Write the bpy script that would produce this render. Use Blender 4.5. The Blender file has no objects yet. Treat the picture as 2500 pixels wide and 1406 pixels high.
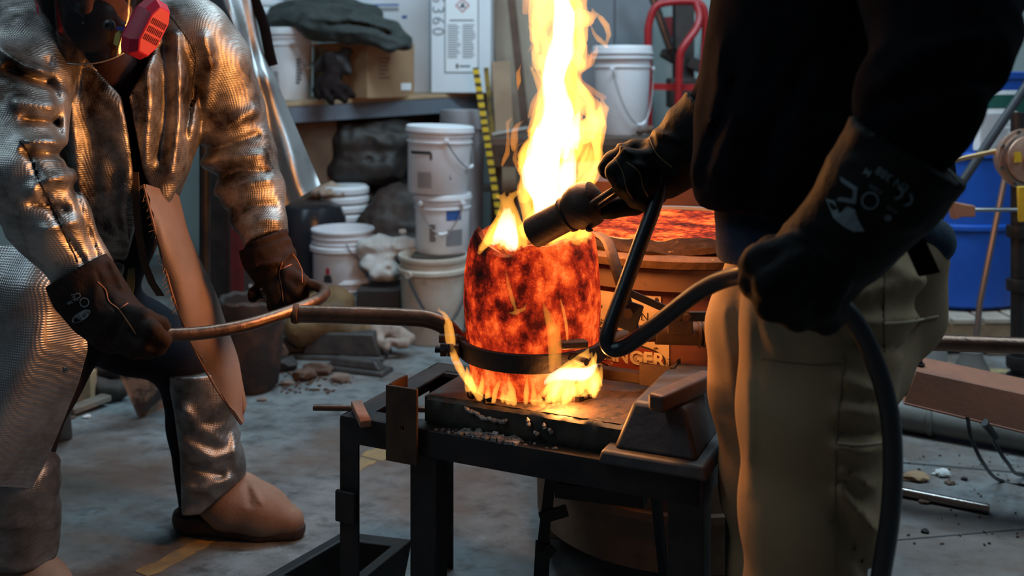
import bpy, bmesh, math, random
import numpy as np
from mathutils import Vector, Matrix
random.seed(7)
scn = bpy.context.scene
col = scn.collection
# ------------------------------------------------------------------ camera
F, CX, HY, CH = 2430.0, 1250.0, 180.0, 1.15      # focal length in pixels, optical axis, eye height
cam_d = bpy.data.cameras.new('camera')
cam = bpy.data.objects.new('camera', cam_d); col.objects.link(cam)
cam.location = (0, 0, CH); cam.rotation_euler = (math.pi/2, 0, 0)
cam_d.sensor_width = 36.0; cam_d.lens = 36.0*F/2500.0
cam_d.shift_y = -(703.0-HY)/2500.0
cam_d.clip_start = 0.05
cam_d.dof.use_dof = True; cam_d.dof.focus_distance = 1.95; cam_d.dof.aperture_fstop = 3.2
scn.camera = cam
# ------------------------------------------------------------------ world, lights, exposure
world = bpy.data.worlds.new('world'); scn.world = world; world.use_nodes = True
wn = world.node_tree.nodes; wl = world.node_tree.links
wn['Background'].inputs['Color'].default_value = (0.30, 0.42, 0.56, 1)
wn['Background'].inputs['Strength'].default_value = 0.10
def area(name, loc, target, sx, sy, power, color):
    d = bpy.data.lights.new(name, 'AREA'); d.shape = 'RECTANGLE'; d.size = sx; d.size_y = sy
    d.energy = power; d.color = color
    o = bpy.data.objects.new(name, d); col.objects.link(o); o.location = loc
    o.rotation_euler = (Vector(target)-Vector(loc)).to_track_quat('-Z', 'Y').to_euler()
    return o
COOL = (0.60, 0.85, 1.0)
area('ceiling_light', (-2.2, 1.0, 3.3), (-1.6, 2.2, 0), 0.5, 2.2, 23, COOL)
area('ceiling_light', (0.2, 3.6, 3.4), (0.2, 4.4, 0.4), 2.4, 0.4, 88, COOL)
area('ceiling_light', (2.5, 2.4, 3.3), (2.2, 3.0, 0), 0.4, 2.4, 72, COOL)
def flame_light(loc, power, radius, color=(1.0, 0.38, 0.09)):
    d = bpy.data.lights.new('flame_light', 'POINT'); d.energy = power; d.shadow_soft_size = radius; d.color = color
    o = bpy.data.objects.new('flame_light', d); col.objects.link(o); o.location = loc
scn.view_settings.view_transform = 'Standard'; scn.view_settings.look = 'None'
scn.view_settings.exposure = 0.0; scn.view_settings.gamma = 1.0; scn.view_settings.use_curve_mapping = False
scn.cycles.use_denoising = True
scn.cycles.sample_clamp_indirect = 4.0
scn.cycles.max_bounces = 8; scn.cycles.transparent_max_bounces = 16
scn.cycles.caustics_reflective = False; scn.cycles.caustics_refractive = False
# ------------------------------------------------------------------ helpers
def P(px, py, D):
    return np.array([(px-CX)*D/F, D, CH-(py-HY)*D/F])
def G(px, py, z=0.0):
    return P(px, py, (CH-z)*F/(py-HY))
def PL(pts, D=None):
    return [P(*q) if D is None else P(q[0], q[1], D) for q in pts]
def S(px, D):                                   # length of so many pixels at depth D
    return px*D/F

def tag(o, label=None, cat=None, group=None, kind=None):
    if label: o['label'] = label
    if cat: o['category'] = cat
    if group: o['group'] = group
    if kind: o['kind'] = kind
    return o
def thing(name, label, cat, loc=(0, 0, 0), group=None):
    o = bpy.data.objects.new(name, None); col.objects.link(o); o.location = loc
    o.empty_display_size = 0.05
    return tag(o, label, cat, group)

class MB:
    def __init__(s): s.v = []; s.f = []
    def add(s, vs, fs):
        b = len(s.v); s.v += [tuple(float(c) for c in q) for q in vs]; s.f += [tuple(i+b for i in f) for f in fs]; return s
    def hexa(s, q):                              # 8 points: bottom 4 then top 4
        return s.add(q, [(3,2,1,0),(4,5,6,7),(0,1,5,4),(1,2,6,5),(2,3,7,6),(3,0,4,7)])
    def box(s, c, size, ux=None, uz=None):
        ux = np.array([1.,0,0]) if ux is None else np.array(ux, float)/np.linalg.norm(ux)
        uz = np.array([0,0,1.]) if uz is None else np.array(uz, float)
        uz = uz-ux*uz.dot(ux); uz = uz/np.linalg.norm(uz); uy = np.cross(uz, ux)
        h = np.array(size)/2; c = np.array(c, float); q = []
        for z in (-1, 1):
            for x, y in ((-1,-1),(1,-1),(1,1),(-1,1)):
                q.append(c+ux*x*h[0]+uy*y*h[1]+uz*z*h[2])
        return s.hexa(q)
    def bar(s, a, b, w, h, up=(0, 0, 1)):        # rectangular bar from a to b
        a = np.array(a, float); b = np.array(b, float); d = b-a
        return s.box((a+b)/2, (np.linalg.norm(d), w, h), d, up)
    def tube(s, pts, r, n=12, cap=True, flat=None):
        pts = [np.array(q, float) for q in pts]; m = len(pts)
        rr = r if hasattr(r, '__len__') else [r]*m
        t0 = pts[1]-pts[0]; t0 = t0/np.linalg.norm(t0)
        up = np.array([0, 0, 1.]) if abs(t0[2]) < .9 else np.array([0, 1., 0])
        u = np.cross(t0, up); u /= np.linalg.norm(u); b = len(s.v); vs = []; fs = []
        for i in range(m):
            t = pts[min(i+1, m-1)]-pts[max(i-1, 0)]; t = t/(np.linalg.norm(t)+1e-12)
            u = u-t*u.dot(t); u /= np.linalg.norm(u); w = np.cross(t, u)
            for k in range(n):
                a = 2*math.pi*k/n
                vs.append(pts[i]+(u*math.cos(a)+w*math.sin(a)*(flat or 1))*rr[i])
        for i in range(m-1):
            for k in range(n):
                k2 = (k+1) % n
                fs.append((i*n+k, i*n+k2, (i+1)*n+k2, (i+1)*n+k))
        if cap:
            fs.append(tuple(range(n-1, -1, -1))); fs.append(tuple((m-1)*n+k for k in range(n)))
        return s.add(vs, fs)
    def lathe(s, prof, c=(0, 0, 0), n=32, ax=None, jit=None):
        # prof: (radius, height) pairs; ax: axis direction
        c = np.array(c, float); ax = np.array([0, 0, 1.]) if ax is None else np.array(ax, float)/np.linalg.norm(ax)
        h = np.array([1., 0, 0]) if abs(ax[0]) < .9 else np.array([0, 1., 0])
        u = h-ax*h.dot(ax); u /= np.linalg.norm(u); w = np.cross(ax, u); vs = []; fs = []
        for i, (r, z) in enumerate(prof):
            for k in range(n):
                a = 2*math.pi*k/n
                dr, dz = jit(a, i) if jit else (0, 0)
                vs.append(c+(u*math.cos(a)+w*math.sin(a))*(max(r, 1e-4)+dr)+ax*(z+dz))
        for i in range(len(prof)-1):
            for k in range(n):
                k2 = (k+1) % n; fs.append((i*n+k, i*n+k2, (i+1)*n+k2, (i+1)*n+k))
        if prof[0][0] > 1e-3: fs.append(tuple(range(n-1, -1, -1)))
        if prof[-1][0] > 1e-3: fs.append(tuple((len(prof)-1)*n+k for k in range(n)))
        return s.add(vs, fs)
    def prism(s, poly, d):                       # planar polygon (3D points) extruded by vector d
        n = len(poly); poly = [np.array(q, float) for q in poly]; d = np.array(d, float)
        fs = [tuple(range(n-1, -1, -1)), tuple(range(n, 2*n))]
        fs += [(i, (i+1) % n, n+(i+1) % n, n+i) for i in range(n)]
        return s.add(poly+[q+d for q in poly], fs)
    def grid(s, rows, thick=0.0, closed=False):  # rows of 3D points, optional thickness along the normal
        rows = np.array(rows, float); m, n = rows.shape[:2]
        if thick:
            du = np.gradient(rows, axis=1); dv = np.gradient(rows, axis=0)
            nn = np.cross(du, dv); nn /= (np.linalg.norm(nn, axis=2, keepdims=True)+1e-9)
            back = rows-nn*thick
            vs = list(rows.reshape(-1, 3))+list(back.reshape(-1, 3)); o = m*n; fs = []
            for i in range(m-1):
                for j in range(n-1):
                    a, b, c, d = i*n+j, i*n+j+1, (i+1)*n+j+1, (i+1)*n+j
                    fs.append((a, b, c, d)); fs.append((o+d, o+c, o+b, o+a))
            for i in range(m-1):
                for j, fl in ((0, 0), (n-1, 1)):
                    a, d = i*n+j, (i+1)*n+j
                    fs.append((a, d, o+d, o+a) if fl == 0 else (d, a, o+a, o+d))
            for j in range(n-1):
                for i, fl in ((0, 0), (m-1, 1)):
                    a, b = i*n+j, i*n+j+1
                    fs.append((b, a, o+a, o+b) if fl == 0 else (a, b, o+b, o+a))
            return s.add(vs, fs)
        return s.add(list(rows.reshape(-1, 3)), [(i*n+j, i*n+j+1, (i+1)*n+j+1, (i+1)*n+j) for i in range(m-1) for j in range(n-1)])
    def build(s, name, m, parent=None, smooth=35, bevel=0, seg=2, sub=0):
        me = bpy.data.meshes.new(name); me.from_pydata(s.v, [], s.f); me.update()
        bm = bmesh.new(); bm.from_mesh(me)
        bmesh.ops.remove_doubles(bm, verts=bm.verts, dist=1e-5)
        bmesh.ops.recalc_face_normals(bm, faces=bm.faces); bm.to_mesh(me); bm.free()
        return finish(name, me, m, parent, smooth, bevel, seg, sub)
def finish(name, me, m, parent=None, smooth=35, bevel=0, seg=2, sub=0):
    o = bpy.data.objects.new(name, me); col.objects.link(o)
    if m is not None: me.materials.append(m)
    if smooth:
        me.polygons.foreach_set('use_smooth', [True]*len(me.polygons))
        if smooth < 180:
            try: me.set_sharp_from_angle(angle=math.radians(smooth))
            except Exception: pass
    if bevel:
        b = o.modifiers.new('bevel', 'BEVEL'); b.width = bevel; b.segments = seg; b.limit_method = 'ANGLE'; b.angle_limit = math.radians(40)
    if sub:
        b = o.modifiers.new('sub', 'SUBSURF'); b.levels = sub; b.render_levels = sub
    if parent is not None:
        o.parent = parent
        o.matrix_parent_inverse = Matrix.Translation(parent.location).inverted()
    return o
def struct(o):
    o['kind'] = 'structure'; return o
def copy_tree(o, loc, label=None, rotz=None):
    c = o.copy(); col.objects.link(c); c.location = loc
    if rotz is not None: c.rotation_euler[2] = rotz
    if label: c['label'] = label
    for ch in list(o.children):
        d = ch.copy(); col.objects.link(d); d.parent = c
        for g in list(ch.children):
            e = g.copy(); col.objects.link(e); e.parent = d
    return c
def curve_pts(pts, n=8):                         # Catmull-Rom through the points
    p = [np.array(q, float) for q in pts]; p = [2*p[0]-p[1]]+p+[2*p[-1]-p[-2]]; out = []
    for i in range(1, len(p)-2):
        for k in range(n):
            t = k/n
            out.append(.5*((2*p[i])+(-p[i-1]+p[i+1])*t+(2*p[i-1]-5*p[i]+4*p[i+1]-p[i+2])*t*t+(-p[i-1]+3*p[i]-3*p[i+1]+p[i+2])*t**3))
    out.append(p[-2]); return out

# ---- implicit surfaces: fields are combined and polygonised with surface nets
def _h(i, j, k, s):
    n = (i*374761393+j*668265263+k*2147483647+s*1274126177) & 0xFFFFFFFF
    n = ((n ^ (n >> 13))*1274126177) & 0xFFFFFFFF
    n = n ^ (n >> 16)
    return (n & 0xFFFF).astype(np.float32)/65535.0
def vnoise(p, freq, seed=0):                     # value noise, -1..1
    q = p*np.asarray(freq, np.float32)+np.float32(100.0)
    i = np.floor(q); f = (q-i).astype(np.float32); i = i.astype(np.int64); f = f*f*(3-2*f)
    x, y, z = i[..., 0], i[..., 1], i[..., 2]; fx, fy, fz = f[..., 0], f[..., 1], f[..., 2]
    r = 0
    for a in (0, 1):
        for b in (0, 1):
            for c in (0, 1):
                w = (fx if a else 1-fx)*(fy if b else 1-fy)*(fz if c else 1-fz)
                r = r+w*_h(x+a, y+b, z+c, seed)
    return r*2-1
def cap(p, a, b, ra, rb=None, flat=None):        # round cone; flat=(direction, factor) squashes it
    rb = ra if rb is None else rb
    a = np.asarray(a, np.float32); b = np.asarray(b, np.float32); d = b-a
    t = np.clip(((p-a)@d)/(d@d+1e-12), 0, 1)
    v = p-a-t[..., None]*d
    if flat is not None:
        n = np.asarray(flat[0], np.float32); n = n/np.linalg.norm(n)
        v = v+(v@n)[..., None]*n*(1/flat[1]-1)
        return (np.linalg.norm(v, axis=-1)-(ra+(rb-ra)*t))*min(1, flat[1]*1.3)
    return np.linalg.norm(v, axis=-1)-(ra+(rb-ra)*t)
def ell(p, c, r):
    r = np.asarray(r, np.float32); q = (p-np.asarray(c, np.float32))/r
    k = np.linalg.norm(q, axis=-1)
    return (k-1)*float(r.min())
def smin(a, b, k):
    h = np.clip(.5+.5*(b-a)/k, 0, 1); return b*(1-h)+a*h-k*h*(1-h)
def chain(p, pts, rs, k=.02, flat=None):
    f = None
    for i in range(len(pts)-1):
        g = cap(p, pts[i], pts[i+1], rs[i], rs[i+1], flat)
        f = g if f is None else smin(f, g, k)
    return f
def polydist(p, pts):
    f = None
    for a, b in zip(pts[:-1], pts[1:]):
        g = cap(p, a, b, 0.0)
        f = g if f is None else np.minimum(f, g)
    return f
def fold(p, pts, w, amp):                        # ridge (amp > 0) or valley (amp < 0) along a 3D polyline
    return amp*np.exp(-(polydist(p, pts)/w)**2)
def nets(fn, lo, hi, res):
    lo = np.array(lo, float); hi = np.array(hi, float); n = np.ceil((hi-lo)/res).astype(int)+1
    ax = [lo[i]+res*np.arange(n[i]) for i in range(3)]
    p = np.stack(np.meshgrid(*ax, indexing='ij'), -1).astype(np.float32)
    v = np.asarray(fn(p), np.float32)
    # close at the border
    v[0], v[-1] = np.maximum(v[0], res), np.maximum(v[-1], res)
    v[:, 0], v[:, -1] = np.maximum(v[:, 0], res), np.maximum(v[:, -1], res)
    v[:, :, 0], v[:, :, -1] = np.maximum(v[:, :, 0], res), np.maximum(v[:, :, -1], res)
    ins = v < 0
    cnt = np.zeros(tuple(n-1), np.int8); acc = np.zeros(tuple(n-1)+(3,), np.float32)
    sl = lambda o, d: slice(o, d-1+o)
    cs = [(a, b, c) for a in (0, 1) for b in (0, 1) for c in (0, 1)]
    for c0 in cs:
        for k in range(3):
            if c0[k]: continue
            c1 = list(c0); c1[k] = 1
            A = v[tuple(sl(c0[i], n[i]) for i in range(3))]; B = v[tuple(sl(c1[i], n[i]) for i in range(3))]
            m = (A < 0) != (B < 0)
            t = np.where(m, A/np.where(m, A-B, 1), 0)
            cnt += m
            for i in range(3):
                acc[..., i] += np.where(m, c0[i]+(t if i == k else 0), 0)
    act = cnt > 0; idx = -np.ones(act.shape, np.int64); ii = np.argwhere(act); idx[act] = np.arange(len(ii))
    vs = lo+res*(ii+acc[act]/cnt[act][:, None]); fs = []
    for k in range(3):
        a, b = (k+1) % 3, (k+2) % 3
        s0 = [slice(None)]*3; s1 = [slice(None)]*3; s0[k] = slice(0, -1); s1[k] = slice(1, None)
        m = ins[tuple(s0)] != ins[tuple(s1)]; e = np.argwhere(m)
        e = e[(e[:, a] > 0) & (e[:, b] > 0) & (e[:, a] < n[a]-1) & (e[:, b] < n[b]-1)]
        if not len(e): continue
        flip = ins[tuple(s0)][tuple(e.T)]
        q = []
        for da, db in ((-1, -1), (0, -1), (0, 0), (-1, 0)):
            g = e.copy(); g[:, a] += da; g[:, b] += db; q.append(idx[tuple(g.T)])
        q = np.stack(q, 1); q[~flip] = q[~flip][:, ::-1]; fs.append(q)
    return vs, np.concatenate(fs)
def field(name, fn, pts, pad, res, m, parent=None, relax=1):
    pts = np.array(pts, float)
    vs, fs = nets(fn, pts.min(0)-pad, pts.max(0)+pad, res)
    me = bpy.data.meshes.new(name)
    me.vertices.add(len(vs)); me.vertices.foreach_set('co', vs.astype(np.float32).ravel())
    me.loops.add(len(fs)*4); me.loops.foreach_set('vertex_index', fs.astype(np.int32).ravel())
    me.polygons.add(len(fs)); me.polygons.foreach_set('loop_start', np.arange(0, len(fs)*4, 4, dtype=np.int32))
    me.update(calc_edges=True); me.validate()
    if relax:
        bm = bmesh.new(); bm.from_mesh(me)
        for _ in range(relax): bmesh.ops.smooth_vert(bm, verts=bm.verts, factor=.5, use_axis_x=True, use_axis_y=True, use_axis_z=True)
        bm.to_mesh(me); bm.free()
    return finish(name, me, m, parent, 180)

# ------------------------------------------------------------------ materials
def nodes(name):
    m = bpy.data.materials.new(name); m.use_nodes = True
    return m, m.node_tree.nodes, m.node_tree.links, m.node_tree.nodes['Principled BSDF']
def ramp(N, stops):
    r = N.new('ShaderNodeValToRGB'); e = r.color_ramp.elements
    while len(e) < len(stops): e.new(.5)
    for k, (pos, c) in enumerate(stops):
        e[k].position = pos; e[k].color = (c[0], c[1], c[2], 1)
    return r
def M(name, base, rough=.5, metal=0.0, var=None, bump=None, spec=.5, sheen=0.0, rvar=0.0, spots=None):
    """base colour, optional (second colour, scale, low, high) mottling, (scale, strength) bump,
    spots = (colour, scale, low, high) a second layer of marks"""
    m, N, L, b = nodes(name)
    b.inputs['Base Color'].default_value = (*base, 1); b.inputs['Roughness'].default_value = rough
    b.inputs['Metallic'].default_value = metal; b.inputs['Specular IOR Level'].default_value = spec
    if sheen: b.inputs['Sheen Weight'].default_value = sheen; b.inputs['Sheen Roughness'].default_value = .4
    tc = N.new('ShaderNodeTexCoord'); out = None
    if var:
        t = N.new('ShaderNodeTexNoise'); t.inputs['Scale'].default_value = var[1]; t.inputs['Detail'].default_value = 6; t.inputs['Roughness'].default_value = .65
        L.new(tc.outputs['Object'], t.inputs['Vector'])
        r = ramp(N, [(var[2] if len(var) > 2 else .35, base), (var[3] if len(var) > 3 else .65, var[0])])
        L.new(t.outputs['Fac'], r.inputs['Fac']); out = r.outputs['Color']
        if rvar:
            mr = N.new('ShaderNodeMapRange'); mr.inputs[3].default_value = rough-rvar; mr.inputs[4].default_value = rough+rvar
            L.new(t.outputs['Fac'], mr.inputs[0]); L.new(mr.outputs[0], b.inputs['Roughness'])
    if spots:
        t = N.new('ShaderNodeTexNoise'); t.inputs['Scale'].default_value = spots[1]; t.inputs['Detail'].default_value = 8; t.inputs['Roughness'].default_value = .7
        L.new(tc.outputs['Object'], t.inputs['Vector'])
        r = ramp(N, [(spots[2], (0, 0, 0)), (spots[3], (1, 1, 1))]); L.new(t.outputs['Fac'], r.inputs['Fac'])
        mx = N.new('ShaderNodeMix'); mx.data_type = 'RGBA'
        L.new(r.outputs['Color'], mx.inputs['Factor'])
        if out: L.new(out, mx.inputs[6])
        else: mx.inputs[6].default_value = (*base, 1)
        mx.inputs[7].default_value = (*spots[0], 1); out = mx.outputs[2]
    if out: L.new(out, b.inputs['Base Color'])
    if bump:
        t = N.new('ShaderNodeTexNoise'); t.inputs['Scale'].default_value = bump[0]; t.inputs['Detail'].default_value = 5
        L.new(tc.outputs['Object'], t.inputs['Vector'])
        bp = N.new('ShaderNodeBump'); bp.inputs['Strength'].default_value = bump[1]; bp.inputs['Distance'].default_value = .004
        L.new(t.outputs['Fac'], bp.inputs['Height']); L.new(bp.outputs['Normal'], b.inputs['Normal'])
    return m
def weave_mat(name, base, dirt, rough, metal, scale=260, strength=.5, dlow=.5, dhigh=.75):
    m, N, L, b = nodes(name)
    tc = N.new('ShaderNodeTexCoord')
    hs = []
    for ax, rot in (('X', 0.0), ('X', 1.5)):
        mp = N.new('ShaderNodeMapping'); mp.inputs['Rotation'].default_value = (0.2, rot, .35 if rot == 0 else .1)
        w = N.new('ShaderNodeTexWave'); w.wave_type = 'BANDS'; w.bands_direction = ax
        w.inputs['Scale'].default_value = scale/6.283; w.inputs['Distortion'].default_value = 2.0; w.inputs['Detail'].default_value = 1.0; w.inputs['Detail Scale'].default_value = .6
        L.new(tc.outputs['Object'], mp.inputs['Vector']); L.new(mp.outputs['Vector'], w.inputs['Vector']); hs.append(w)
    mu = N.new('ShaderNodeMath'); mu.operation = 'MULTIPLY'
    L.new(hs[0].outputs['Fac'], mu.inputs[0]); L.new(hs[1].outputs['Fac'], mu.inputs[1])
    n2 = N.new('ShaderNodeTexNoise'); n2.inputs['Scale'].default_value = 14; n2.inputs['Detail'].default_value = 5
    L.new(tc.outputs['Object'], n2.inputs['Vector'])
    ad = N.new('ShaderNodeMath'); ad.operation = 'MULTIPLY_ADD'; ad.inputs[1].default_value = 2.0
    L.new(n2.outputs['Fac'], ad.inputs[0]); L.new(mu.outputs[0], ad.inputs[2])
    bp = N.new('ShaderNodeBump'); bp.inputs['Strength'].default_value = strength; bp.inputs['Distance'].default_value = .0035
    L.new(ad.outputs[0], bp.inputs['Height']); L.new(bp.outputs['Normal'], b.inputs['Normal'])
    n3 = N.new('ShaderNodeTexNoise'); n3.inputs['Scale'].default_value = 7; n3.inputs['Detail'].default_value = 7; n3.inputs['Roughness'].default_value = .7
    L.new(tc.outputs['Object'], n3.inputs['Vector'])
    r = ramp(N, [(dlow, base), (dhigh, dirt)]); L.new(n3.outputs['Fac'], r.inputs['Fac']); L.new(r.outputs['Color'], b.inputs['Base Color'])
    b.inputs['Metallic'].default_value = metal; b.inputs['Roughness'].default_value = rough
    return m
def flame_mat(name, rgb, strength):
    m = bpy.data.materials.new(name); m.use_nodes = True; N = m.node_tree.nodes; L = m.node_tree.links
    N.remove(N['Principled BSDF'])
    e = N.new('ShaderNodeEmission'); e.inputs['Color'].default_value = (*rgb, 1); e.inputs['Strength'].default_value = strength
    L.new(e.outputs[0], N['Material Output'].inputs['Volume'])
    try: m.cycles.homogeneous_volume = True
    except Exception: pass
    return m
def glow_mat(name, stops, scale, strength, stretch=(1, 1, 1), base=(.05, .02, .015), rough=.8, detail=7, bumps=.6, spk=.09, zgrad=0.0):
    """hot refractory: a dark crust with glowing colour from the noise ramp"""
    m, N, L, b = nodes(name)
    tc = N.new('ShaderNodeTexCoord'); mp = N.new('ShaderNodeMapping'); mp.inputs['Scale'].default_value = stretch
    t = N.new('ShaderNodeTexNoise'); t.inputs['Scale'].default_value = scale; t.inputs['Detail'].default_value = detail; t.inputs['Roughness'].default_value = .62
    L.new(tc.outputs['Object'], mp.inputs['Vector']); L.new(mp.outputs['Vector'], t.inputs['Vector'])
    t2 = N.new('ShaderNodeTexNoise'); t2.inputs['Scale'].default_value = scale*.22; t2.inputs['Detail'].default_value = 3
    L.new(mp.outputs['Vector'], t2.inputs['Vector'])
    t3 = N.new('ShaderNodeTexVoronoi'); t3.inputs['Scale'].default_value = scale*7
    L.new(mp.outputs['Vector'], t3.inputs['Vector'])
    a = N.new('ShaderNodeMath'); a.operation = 'MULTIPLY_ADD'; a.inputs[1].default_value = .55
    L.new(t2.outputs['Fac'], a.inputs[0]); 
    hb = N.new('ShaderNodeMath'); hb.operation = 'MULTIPLY_ADD'; hb.inputs[1].default_value = .62; hb.inputs[2].default_value = -.09
    L.new(t.outputs['Fac'], hb.inputs[0]); L.new(hb.outputs[0], a.inputs[2])
    sp = N.new('ShaderNodeMapRange'); sp.inputs[1].default_value = .0; sp.inputs[2].default_value = .28; sp.inputs[3].default_value = spk; sp.inputs[4].default_value = 0
    L.new(t3.outputs['Distance'], sp.inputs[0])
    a2 = N.new('ShaderNodeMath'); a2.operation = 'ADD'; L.new(a.outputs[0], a2.inputs[0]); L.new(sp.outputs[0], a2.inputs[1])
    if zgrad:                                    # hotter towards the bottom
        sx = N.new('ShaderNodeSeparateXYZ'); L.new(tc.outputs['Object'], sx.inputs[0])
        zg = N.new('ShaderNodeMapRange'); zg.inputs[1].default_value = .56; zg.inputs[2].default_value = .83; zg.inputs[3].default_value = zgrad; zg.inputs[4].default_value = -zgrad
        L.new(sx.outputs[2], zg.inputs[0]); a3 = N.new('ShaderNodeMath'); a3.operation = 'ADD'; L.new(a2.outputs[0], a3.inputs[0]); L.new(zg.outputs[0], a3.inputs[1]); a2 = a3
    r = ramp(N, stops); L.new(a2.outputs[0], r.inputs['Fac'])
    b.inputs['Base Color'].default_value = (*base, 1); b.inputs['Roughness'].default_value = rough; b.inputs['Specular IOR Level'].default_value = .05
    L.new(r.outputs['Color'], b.inputs['Emission Color']); b.inputs['Emission Strength'].default_value = strength
    bp = N.new('ShaderNodeBump'); bp.inputs['Strength'].default_value = bumps; bp.inputs['Distance'].default_value = .004
    L.new(a2.outputs[0], bp.inputs['Height']); L.new(bp.outputs['Normal'], b.inputs['Normal'])
    return m
ALU = weave_mat('aluminised_cloth', (.50, .465, .435), (.06, .042, .033), .48, .95, 520, .26, .40, .62)
ALU2 = weave_mat('aluminised_cloth_smooth', (.46, .47, .48), (.22, .22, .22), .48, 1.0, 700, .15, .5, .8)
GUARD = weave_mat('leg_guard_cloth', (.42, .40, .39), (.07, .055, .045), .46, .9, 560, .22, .40, .70)
LINING = M('coat_lining', (.25, .165, .13), .55, 0, ((.18, .12, .095), 7), (420, .25))
LEATHER_GLOVE = M('burnt_glove_leather', (.008, .005, .0045), .8, 0, ((.024, .010, .0065), 13), (60, .5), spots=((.22, .10, .065), 26, .66, .70), spec=.2)
BLACK_GLOVE = M('black_glove_leather', (.0042, .0038, .0038), .7, 0, ((.010, .008, .007), 14), (90, .35), spec=.10)
SPAT = M('boot_cover_leather', (.32, .195, .135), .75, 0, ((.25, .145, .098), 11), (160, .2))
SOLE = M('boot_sole', (.04, .022, .016), .7, 0, ((.08, .04, .03), 30))
BLACKCLOTH = M('black_cloth', (.006, .006, .008), .9, 0, None, (300, .2), spec=.1, sheen=.05)
HOODIE = M('black_hoodie', (.0065, .006, .008), .95, 0, ((.010, .009, .011), 20), (500, .3), spec=0.0, sheen=.025)
NAVY = M('navy_denim', (.012, .017, .04), .85, 0, ((.02, .028, .06), 40), (400, .3))
SHIRT = M('dark_red_shirt', (.055, .010, .010), .9, 0, None, (500, .3))
KHAKI = M('khaki_cotton', (.27, .17, .082), .82, 0, ((.22, .14, .07), 6), (520, .22), spots=((.10, .065, .04), 5, .62, .8))
SKIN = M('skin', (.46, .26, .18), .55, 0, None, (300, .1))
HAIR = M('dark_hair', (.02, .013, .01), .6)
BLACKSTEEL = M('black_steel', (.014, .013, .014), .55, .4, ((.035, .028, .026), 12), (50, .3), spots=((.11, .07, .05), 30, .68, .78))
RUST = M('rusty_steel', (.055, .032, .022), .68, .55, ((.10, .055, .035), 16), (45, .4), rvar=.1)
HOTSTEEL = M('scaled_steel_bar', (.10, .065, .05), .38, .9, ((.16, .095, .065), 25), (80, .25), rvar=.1)
CASTIRON = M('cast_iron', (.045, .042, .044), .55, .35, ((.085, .075, .07), 14), (40, .35), spots=((.17, .10, .07), 22, .64, .74))
SLAB = M('slag_stained_slab', (.028, .025, .021), .6, .2, ((.06, .05, .035), 15), (30, .5), spots=((.14, .12, .10), 45, .66, .72))
SLABTOP = M('gritty_table_top', (.105, .055, .032), .85, 0, ((.055, .035, .025), 16), (70, .6), spots=((.2, .15, .1), 60, .66, .7))
CHROME = M('polished_steel_rod', (.36, .31, .285), .25, 1.0, None, (200, .08))
WHITEPL = M('white_bucket_plastic', (.74, .74, .77), .42, 0, ((.68, .67, .70), 7), None, spots=((.50, .47, .44), 9, .66, .8))
DIRTYPL = M('dirty_bucket_plastic', (.60, .55, .48), .55, 0, ((.46, .40, .33), 8), (50, .2), spots=((.33, .27, .20), 14, .6, .75))
WIRE = M('galvanised_wire', (.35, .34, .34), .4, .9)
INK = M('black_print', (.02, .02, .022), .7)
INKGREY = M('grey_print', (.20, .20, .22), .7)
BLUEPRINT = M('blue_print', (.03, .10, .34), .6)
REDPRINT = M('red_print', (.42, .02, .03), .6)
PAPER = M('white_paper', (.80, .81, .83), .7)
CARD = M('brown_cardboard', (.36, .215, .115), .8, 0, ((.31, .18, .095), 5), (90, .1))
WHITECARD = M('white_cardboard', (.74, .76, .80), .65, 0, ((.68, .70, .74), 4))
WOOD = M('raw_wood', (.46, .31, .18), .75, 0, ((.36, .23, .13), 10), (60, .3))
OLDWOOD = M('weathered_wood', (.25, .20, .16), .8, 0, ((.15, .115, .09), 12), (60, .4))
SHELFSTEEL = M('grey_shelf_steel', (.15, .17, .21), .5, .2, ((.12, .14, .17), 8))
GREENCLOTH = M('dark_green_cloth', (.022, .028, .027), .9, 0, ((.042, .048, .045), 20), (420, .4), sheen=.1)
REDPAINT = M('red_painted_steel', (.40, .018, .022), .35, 0, ((.30, .012, .016), 20), (100, .1))
BLUEPL = M('blue_drum_plastic', (.014, .085, .42), .34, 0, ((.012, .065, .33), 5))
FURN = M('red_painted_furnace', (.24, .082, .052), .65, .1, ((.16, .055, .036), 9), (40, .3), spots=((.07, .035, .025), 26, .64, .70))
FURNLOW = M('tan_furnace_base', (.17, .088, .05), .7, 0, ((.16, .085, .05), 10), (40, .3), spots=((.06, .04, .03), 20, .64, .72))
CRUST = M('refractory_crust', (.11, .055, .03), .9, 0, ((.20, .12, .06), 30), (40, .9), spots=((.34, .22, .10), 45, .6, .7))
SALMON = M('pink_brown_channel', (.36, .135, .075), .55, .1, ((.26, .105, .066), 8), (90, .15), spots=((.07, .03, .02), 40, .72, .75))
PVC = M('grey_pipe_plastic', (.17, .155, .14), .5, 0, ((.13, .115, .10), 8), (70, .2))
RUBBER = M('black_rubber_hose', (.010, .010, .012), .36, 0, None, (150, .1))
YELLOW = M('yellow_plastic', (.62, .40, .02), .45, 0, ((.50, .30, .02), 20))
FLAMELIT_DISC = M('regulator_cast_metal', (.66, .40, .29), .42, .75, ((.50, .30, .22), 16), (60, .2))  # copper tint puts the flame light into the base colour
DARKPLASTIC = M('dark_shiny_lump', (.02, .02, .024), .25, 0, None, (30, .4))
# ================================================================== lights of the fire itself
flame_light(P(1362, 130, 1.99), 8, .07)
flame_light(P(1375, 290, 1.99), 10, .08)
flame_light(P(1360, 420, 1.99), 10, .08)
flame_light(P(1240, 545, 1.95), 3, .03)
flame_light(P(1370, 962, 1.84), 2.8, .02)
flame_light((.40, 2.42, .70), 2.0, .10, (1.0, .25, .05))
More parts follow.
